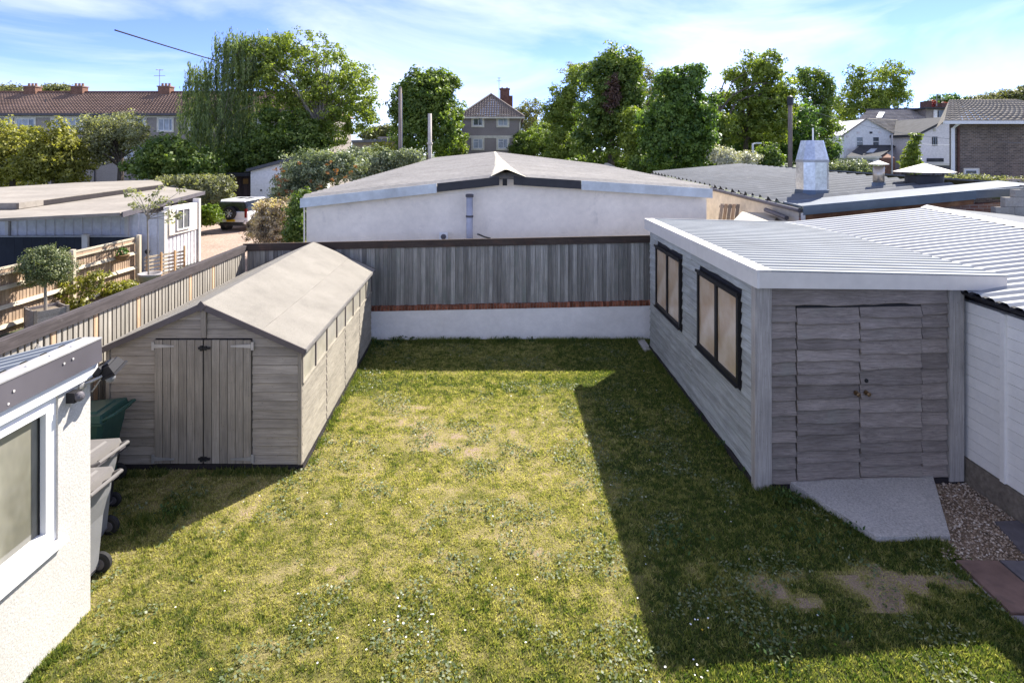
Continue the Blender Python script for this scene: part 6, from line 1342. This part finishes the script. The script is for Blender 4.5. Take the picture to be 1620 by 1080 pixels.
bx_ = [(400,60,44,20),(362,64,26,22),(432,72,34,24),(312,112,24,20),(318,122,26,24),(300,150,18,26),(310,180,30,26),(335,105,22,22),(375,80,32,32),(365,120,38,34),(400,100,34,44),(330,165,38,30),(370,165,50,40),(318,210,28,30),(350,220,48,30),(390,205,34,36)]
tree('weeping_birch', 'tall weeping birch with long hanging strands left of the big lime-green tree', 'tree', 47, 345, bx_, LM['birch'], 720, 46, .55, .14, 'bark_pale', .20, 22, strand=2.4, shell=.3)
tree('leafy_tree', 'large lime-green spreading tree with pale forked trunk in front of the flats', 'tree', 48, 513, [(450,105,58,48),(520,125,55,52),(400,110,40,40),(480,80,48,32),(560,150,36,48),(545,195,44,36),(585,170,14,34),(490,160,60,40),(440,165,40,30),(520,215,40,22)], LM['lime'], 520, 36, .62, .16, 'bark_pale', .30, 26, shell=.55)
tree('leafy_tree', 'dark dense tree mass beneath the birch and the lime-green tree', 'tree', 46, 440, [(440,225,58,34),(395,250,50,26),(480,230,46,26),(350,262,38,18),(450,190,34,22),(500,212,28,18)], LM['mid'], 360, 36, .7, .18, trunk=.2)
tree('leafy_tree', 'round-headed dark green tree left of the grey house', 'tree', 46, 678, [(678,150,40,38),(660,175,38,44),(697,178,34,46),(675,215,52,36),(645,195,26,36),(690,128,26,20),(655,135,20,20),(715,200,16,34)], LM['mid'], 520, 38, .62, .17, shell=.6)
tree('garden_tree', 'pale yellowish loose-leaved tree behind the right side of the grey house', 'tree', 78, 838, [(838,185,22,28),(850,210,26,28),(826,205,16,34),(835,235,28,20)], LM['far'], 200, 26, .8, .2)
tree('leafy_tree', 'shadowy mid-green tree between the grey house and the yellow-green trees', 'tree', 66, 862, [(862,215,28,24),(850,235,36,16),(880,230,26,18)], LM['mid'], 190, 30, .8, .2)
tree('leafy_tree', 'yellow-green tree with feathery top left of the tall dark-green tree', 'tree', 55, 898, [(895,160,26,24),(888,190,30,34),(912,130,18,24),(905,200,28,42),(930,118,20,18)], LM['lime'], 330, 32, .62, .17, limbs=14)
tall_ = tree('leafy_tree', 'tallest dark-green tree with brown ivy-stripped trunk in the middle of the row', 'tree', 43, 966, [(976,100,30,28),(955,125,28,34),(992,135,24,42),(960,170,34,36),(985,190,36,40),(935,195,28,40),(955,225,46,30),(1000,160,18,40)], LM['mid'], 520, 38, .62, .17, trunk=.3, limbs=14, shell=.6)
tree('leafy_tree', 'thin feathery tree showing behind the tallest dark-green tree', 'tree', 58, 1020, [(1018,130,16,30),(1030,165,24,40),(1010,200,22,40),(905,120,16,18)], LM['far'], 200, 24, .65, .16, limbs=14)
tree('conifer_tree', 'dense bright green cone-shaped evergreen right of the tallest tree', 'tree', 34, 1075, [(1082,130,34,24),(1075,160,46,34),(1072,195,52,40),(1070,230,52,36),(1105,200,30,46),(1045,215,26,40),(1060,115,14,10),(1100,118,18,12),(1068,255,48,16)], LM['conifer'], 620, 44, .45, .13, shell=.65, trunk=.2)
syc_ = tree('sycamore_tree', 'tall open lime-green tree with arching bare branches above the industrial roof', 'tree', 46, 1175, [(1200,105,26,26),(1215,135,36,34),(1185,160,42,34),(1225,175,36,34),(1160,120,20,14),(1150,185,26,38),(1205,205,46,30),(1245,150,14,24)], LM['lime'], 420, 34, .62, .17, 'bark', .25, 26)
tree('leafy_tree', 'dark shadowed ivy tree behind the brown utility pole', 'tree', 50, 1215, [(1215,215,40,38),(1265,205,26,46),(1185,225,30,26),(1240,235,40,26)], LM['dark'], 330, 34, .68, .18)
tree('leafy_tree', 'loose mid-green tree with gaps right of the brown utility pole', 'tree', 58, 1285, [(1285,140,26,28),(1270,125,20,16),(1305,145,16,26),(1290,180,26,30),(1275,205,30,34),(1305,205,20,30)], LM['mid'], 300, 30, .68, .17, limbs=18)
tree('ash_tree', 'big airy yellow-green tree with fine twigs above the white house roof', 'tree', 85, 1385, [(1385,130,36,26),(1410,118,26,20),(1355,150,26,24),(1400,160,40,24),(1370,175,46,20),(1425,150,18,20),(1340,175,20,24),(1350,118,16,14)], LM['lime'], 420, 26, .85, .22, limbs=30)
tree('leafy_tree', 'pale hazy tree filling the gap left of the white house', 'tree', 95, 1322, [(1322,185,20,34),(1318,215,20,26),(1335,205,14,26)], LM['far'], 160, 26, 1.0, .24, limbs=14)
tree('garden_tree', 'slender light green young tree beside the white house wall', 'tree', 52, 1443, [(1446,232,8,20),(1440,248,14,16),(1442,262,18,14),(1452,222,6,12)], LM['lime'], 130, 28, .3, .12, trunk=.06)
tree('leafy_shrub', 'white-flecked flowering shrub behind the industrial roof beside the lamp', 'shrub', 33, 1160, [(1160,252,34,14),(1140,246,18,12),(1185,252,16,10)], LM['white'], 130, 26, .35, .09, trunk=0)
tree('leafy_shrub', 'small dark green shrub right of the short white street lamp', 'shrub', 34, 1218, [(1218,248,20,18),(1212,258,26,12)], LM['mid'], 110, 30, .38, .11, trunk=0)
tree('garden_hedge', 'clipped pale green hedge beyond the industrial roof below the white house', 'hedge', 46, 1345, [(1330,266,26,10),(1352,265,26,11),(1375,267,18,9),(1318,268,16,8)], LM['silver'], 190, 28, .4, .10, trunk=0)
tree('leafy_shrub', 'low brown-green creeper along the wall under the brown brick building', 'creeper', 27, 1560, [(1520,281,30,4),(1560,283,40,4),(1600,286,30,5)], LM['grey'], 120, 22, .22, .07, trunk=0)
tree('distant_tree', 'dark blue-green pine cluster on the skyline above the dormer', 'tree', 150, 1490, [(1490,160,16,8),(1506,158,12,9),(1480,164,14,7),(1518,162,12,7)], LM['dark'], 120, 26, 1.2, .35, trunk=.2)
tree('distant_tree', 'copper-red tree on the skyline beside the dormer chimneys', 'tree', 120, 1478, [(1474,168,8,6),(1500,168,10,5)], LM['copper'], 60, 26, .8, .25, trunk=.15)
tree('distant_trees', 'long hazy olive treeline on the skyline above the brick building roof', 'trees', 170, 1580, [(1540,162,22,9),(1565,158,24,10),(1592,155,20,11),(1615,150,20,13),(1640,150,20,14)], LM['far'], 300, 26, 1.4, .38, trunk=.2)['kind'] = 'stuff'
tree('distant_tree', 'faint rounded tree behind the far left chimney of the flats', 'tree', 110, 22, [(22,146,26,10),(5,146,20,9)], LM['far'], 110, 26, 1.2, .3, trunk=.2)
tree('distant_tree', 'faint rounded tree behind the flats between the two left chimneys', 'tree', 112, 92, [(90,143,22,9),(105,145,16,8)], LM['far'], 100, 26, 1.1, .28, trunk=.2)
tree('distant_tree', 'pale distant tree above the grey flat roofs left of the utility pole', 'tree', 130, 603, [(600,210,18,10),(618,208,16,12),(585,216,14,8)], LM['far'], 130, 26, 1.2, .32, trunk=.2)
tree('leafy_shrub', 'bright yellow-green bush at the foot of the weathered utility pole', 'shrub', 42, 612, [(606,240,20,14),(590,246,18,12),(628,250,18,8)], LM['yellow'], 130, 28, .45, .12, trunk=0)
def berry(Ls):
    C, D = lobe_clumps(Ls, 26, .8); return leaves(C, D, 16, .22, .08, bright=np.full(26,.6))
sh = tree('berry_shrub', 'large silver-green shrub with rusty flower heads beside the workshop', 'shrub', 24, 480, [(475,285,36,40),(500,272,40,36),(455,330,26,50),(480,345,30,36),(520,262,34,26),(545,260,30,20)], LM['silver'], 420, 46, .36, .075, trunk=.08, limbs=8, base_z=-.1)
C, D = lobe_clumps([(A(u,v,22.9).x,22.9,A(u,v,22.9).z,.5,.3,.35) for u, v in ((448,285),(455,300),(475,310),(485,330),(470,325),(440,276),(480,268),(520,262),(505,290),(545,255),(530,275),(560,262))], 34, .6); V_, T_ = leaves(C, D, 12, .10, .05, bright=np.full(34,.5))
_off(link('flower_heads', npmesh('flower_heads', V_, np.arange(len(V_)).reshape(-1,4), T_), LM['rust'], (0,0,0)), sh, 'stuff')
tree('leafy_shrub', 'dark glossy shrub with pale stems against the left end of the white workshop', 'shrub', 19.5, 472, [(470,345,16,32),(478,325,12,26),(465,372,18,18),(476,362,12,26)], LM['mid'], 170, 34, .24, .065, 'bark_pale', .05, 10, base_z=-.1)
tree('berry_shrub', 'long grey-green shrub mound beyond the workshop roof', 'shrub', 37.5, 590, [(560,258,30,22),(590,256,34,22),(620,254,32,18),(648,252,26,14),(575,275,26,14),(605,268,26,16)], LM['silver'], 330, 36, .5, .11, trunk=0)
cb2 = tree('flowering_bush', 'cream-flowered bush in front of the parked car', 'bush', 21.5, 425, [(430,350,32,30),(445,335,22,24),(412,362,20,18),(435,372,40,18),(455,345,14,22),(418,335,14,14),(440,385,30,14)], LM['pinkgrey'], 200, 30, .28, .06, 'bark', .05, 8)
Ls_ = [(A(u,v,21.3).x,21.3,A(u,v,21.3).z,ru*.0239,.35,rv*.0239) for u,v,ru,rv in ((430,350,32,30),(445,335,22,24),(412,362,20,18),(435,368,38,18),(455,345,14,22),(418,330,14,14))]
C, D = lobe_clumps(Ls_, 170, .9); V_, T_ = leaves(C, D, 40, .17, .045, .7, bright=np.clip(NR.normal(.7,.22,170),0,1)); _off(link('blossoms', npmesh('blossoms', V_, np.arange(len(V_)).reshape(-1,4), T_), LM['cream'], (0,0,0)), cb2, 'stuff')
tree('clipped_hedge', 'bright green clipped hedge left of the parked car', 'hedge', 31, 325, [(318,342,16,14),(335,340,14,14),(305,342,14,14)], LM['hedge'], 240, 34, .28, .08, trunk=0)
tree('leafy_shrub', 'untidy olive creeper tumbling over the rear roofs of the garage', 'creeper', 37, 320, [(330,300,34,14),(350,292,24,14),(300,305,22,14),(345,315,26,14),(275,285,34,6),(320,284,36,5)], LM['grey'], 230, 30, .42, .11, trunk=0)
for k, (u, lobes, mt, Yt, lab) in enumerate((
    (842, [(835,232,26,22),(850,222,22,26),(822,240,16,14)], 'mid', 62, 'low leafy tree filling the gap just right of the grey house'),
    (905, [(900,235,30,22),(920,250,26,14),(885,248,20,14)], 'lime', 52, 'low yellow-green tree left of the tallest dark-green tree'),
    (1012, [(1008,225,26,30),(1020,245,24,18),(1000,200,16,30)], 'lime', 40, 'bright low tree between the tallest tree and the cone-shaped evergreen'),
    (1130, [(1130,225,24,30),(1140,205,20,30),(1125,250,28,14)], 'lime', 42, 'bright loose tree right of the cone-shaped evergreen'),
    (1160, [(1155,225,30,26),(1180,240,26,18)], 'dark', 56, 'dark undergrowth tree behind the white-flecked shrub'),
    (955, [(945,258,34,14),(975,256,26,14),(915,262,26,10)], 'mid', 46, 'low bushy growth under the tallest dark-green tree'),
    (1040, [(1040,262,26,12),(1015,262,20,12)], 'mid', 38, 'low bushy growth at the foot of the cone-shaped evergreen'),
    (1145, [(1140,262,26,9),(1120,262,20,9)], 'mid', 38, 'low bushy growth left of the white-flecked shrub'),
    (1275, [(1270,235,30,24),(1295,240,26,20),(1312,240,16,18)], 'dark', 62, 'dark low tree behind the tall galvanised cowl'),
    (735, [(722,230,12,20),(712,240,22,14)], 'lime', 58, 'sliver of bright bush left of the grey house'))):
    tree('leafy_tree', lab, 'tree', Yt, u, lobes, LM[mt], 170, 34, .6, .16)
lm('brown', (.05,.028,.02), (.16,.095,.07), .15)
C, D = lobe_clumps([(A(u,v,41.6).x,41.3,A(u,v,41.6).z,.38,.3,.55) for u, v in ((967,128),(970,140),(965,150),(972,160),(963,168))], 60, .5); V_, T_ = leaves(C, D, 26, .30, .09)
_off(link('dead_ivy', npmesh('dead_ivy', V_, np.arange(len(V_)).reshape(-1,4), T_), LM['brown'], (0,0,0)), tall_)
q = MB()
for pts in (((1128,200),(1140,165),(1160,128),(1185,112)),((1150,190),(1165,160),(1195,150),(1225,158)),((1135,180),(1160,150),(1195,132),(1220,132)),((1120,190),(1130,160),(1142,140),(1150,118))):
    q.tube([A(u,v,44.5) for u, v in pts], [.10,.075,.05,.02], 6)
q.obj('bare_branch', M['bark'], syc_, kind='stuff')
# bay bush in the planter, climber, sapling, basket plant
tree('bay_bush', 'rounded clipped bay bush growing in the square planter', 'bush', 13.95, 72, [(70,418,36,26),(60,432,26,20),(90,425,24,22),(72,402,24,14),(48,425,16,16)], LM['bay'], 260, 40, .15, .032, 'bark_pale', .03, 6, base_z=.43, fork=.6)
tree('climbing_plant', 'yellow-green climber sprawling along the brown neighbour fence', 'climber', 15.3, 125, [(110,460,20,8),(128,445,18,10),(145,438,20,8),(163,433,14,8),(118,478,20,8),(95,448,12,5),(138,462,14,10),(150,452,10,10),(125,490,14,6)], LM['gold'], 90, 16, .13, .05, 'bark', .018, 12, base_z=0)
tree('grass_clump', 'sparse dry grass clump at the foot of the brown fence near the round pot', 'grass clump', 16.8, 190, [(185,455,26,8),(165,465,18,8),(205,448,16,6)], LM['gold'], 60, 20, .14, .05, trunk=0, base_z=0)
a = A(235,436,18.0)
st = thing('sapling', 'bare-stemmed sapling with sparse leaf tufts standing in the round pot', 'tree', (a.x,18,.42)); q = MB(); top = A(233,345,18)
q.tube([(a.x,18,.42),(a.x-.02,18,1.2),(top.x,18,top.z)], [.028,.024,.02], 7); tips = []
for k in range(26):
    u, v = R.uniform(196,295), R.uniform(298,352); 
    if abs(u-235) < 18 and v > 330: continue
    p1 = A(u, v, 18+R.uniform(-.5,.5)); p0 = Vector((top.x,18,top.z+R.uniform(-.15,.2))); md = p0.lerp(p1,.55)+Vector((0,0,.05)); q.tube([p0,md,p1], [.013,.009,.004], 5, False); tips.append(tuple(p1))
q.obj('trunk', M['bark_pale'], st); C = np.array(tips); D = np.tile(np.array([0,0,1.0]), (len(C),1)); V_, T_ = leaves(C, D, 26, .17, .052, .7, .3); _off(link('crown', npmesh('crown', V_, np.arange(len(V_)).reshape(-1,4), T_), LM['grey'], (0,0,0)), st)
C = np.array([(-11.86,17.35,1.28),(-11.9,17.22,1.3),(-11.85,17.46,1.27),(-11.9,17.4,1.36)]); V_, T_ = leaves(C, np.tile([0,0,1.0],(4,1)), 26, .13, .05); o = link('basket_plant', npmesh('basket_plant', V_, np.arange(len(V_)).reshape(-1,4), T_), LM['dark'], (0,0,0)); tag(o, 'dark trailing plant growing in the wicker hanging basket', 'plant')
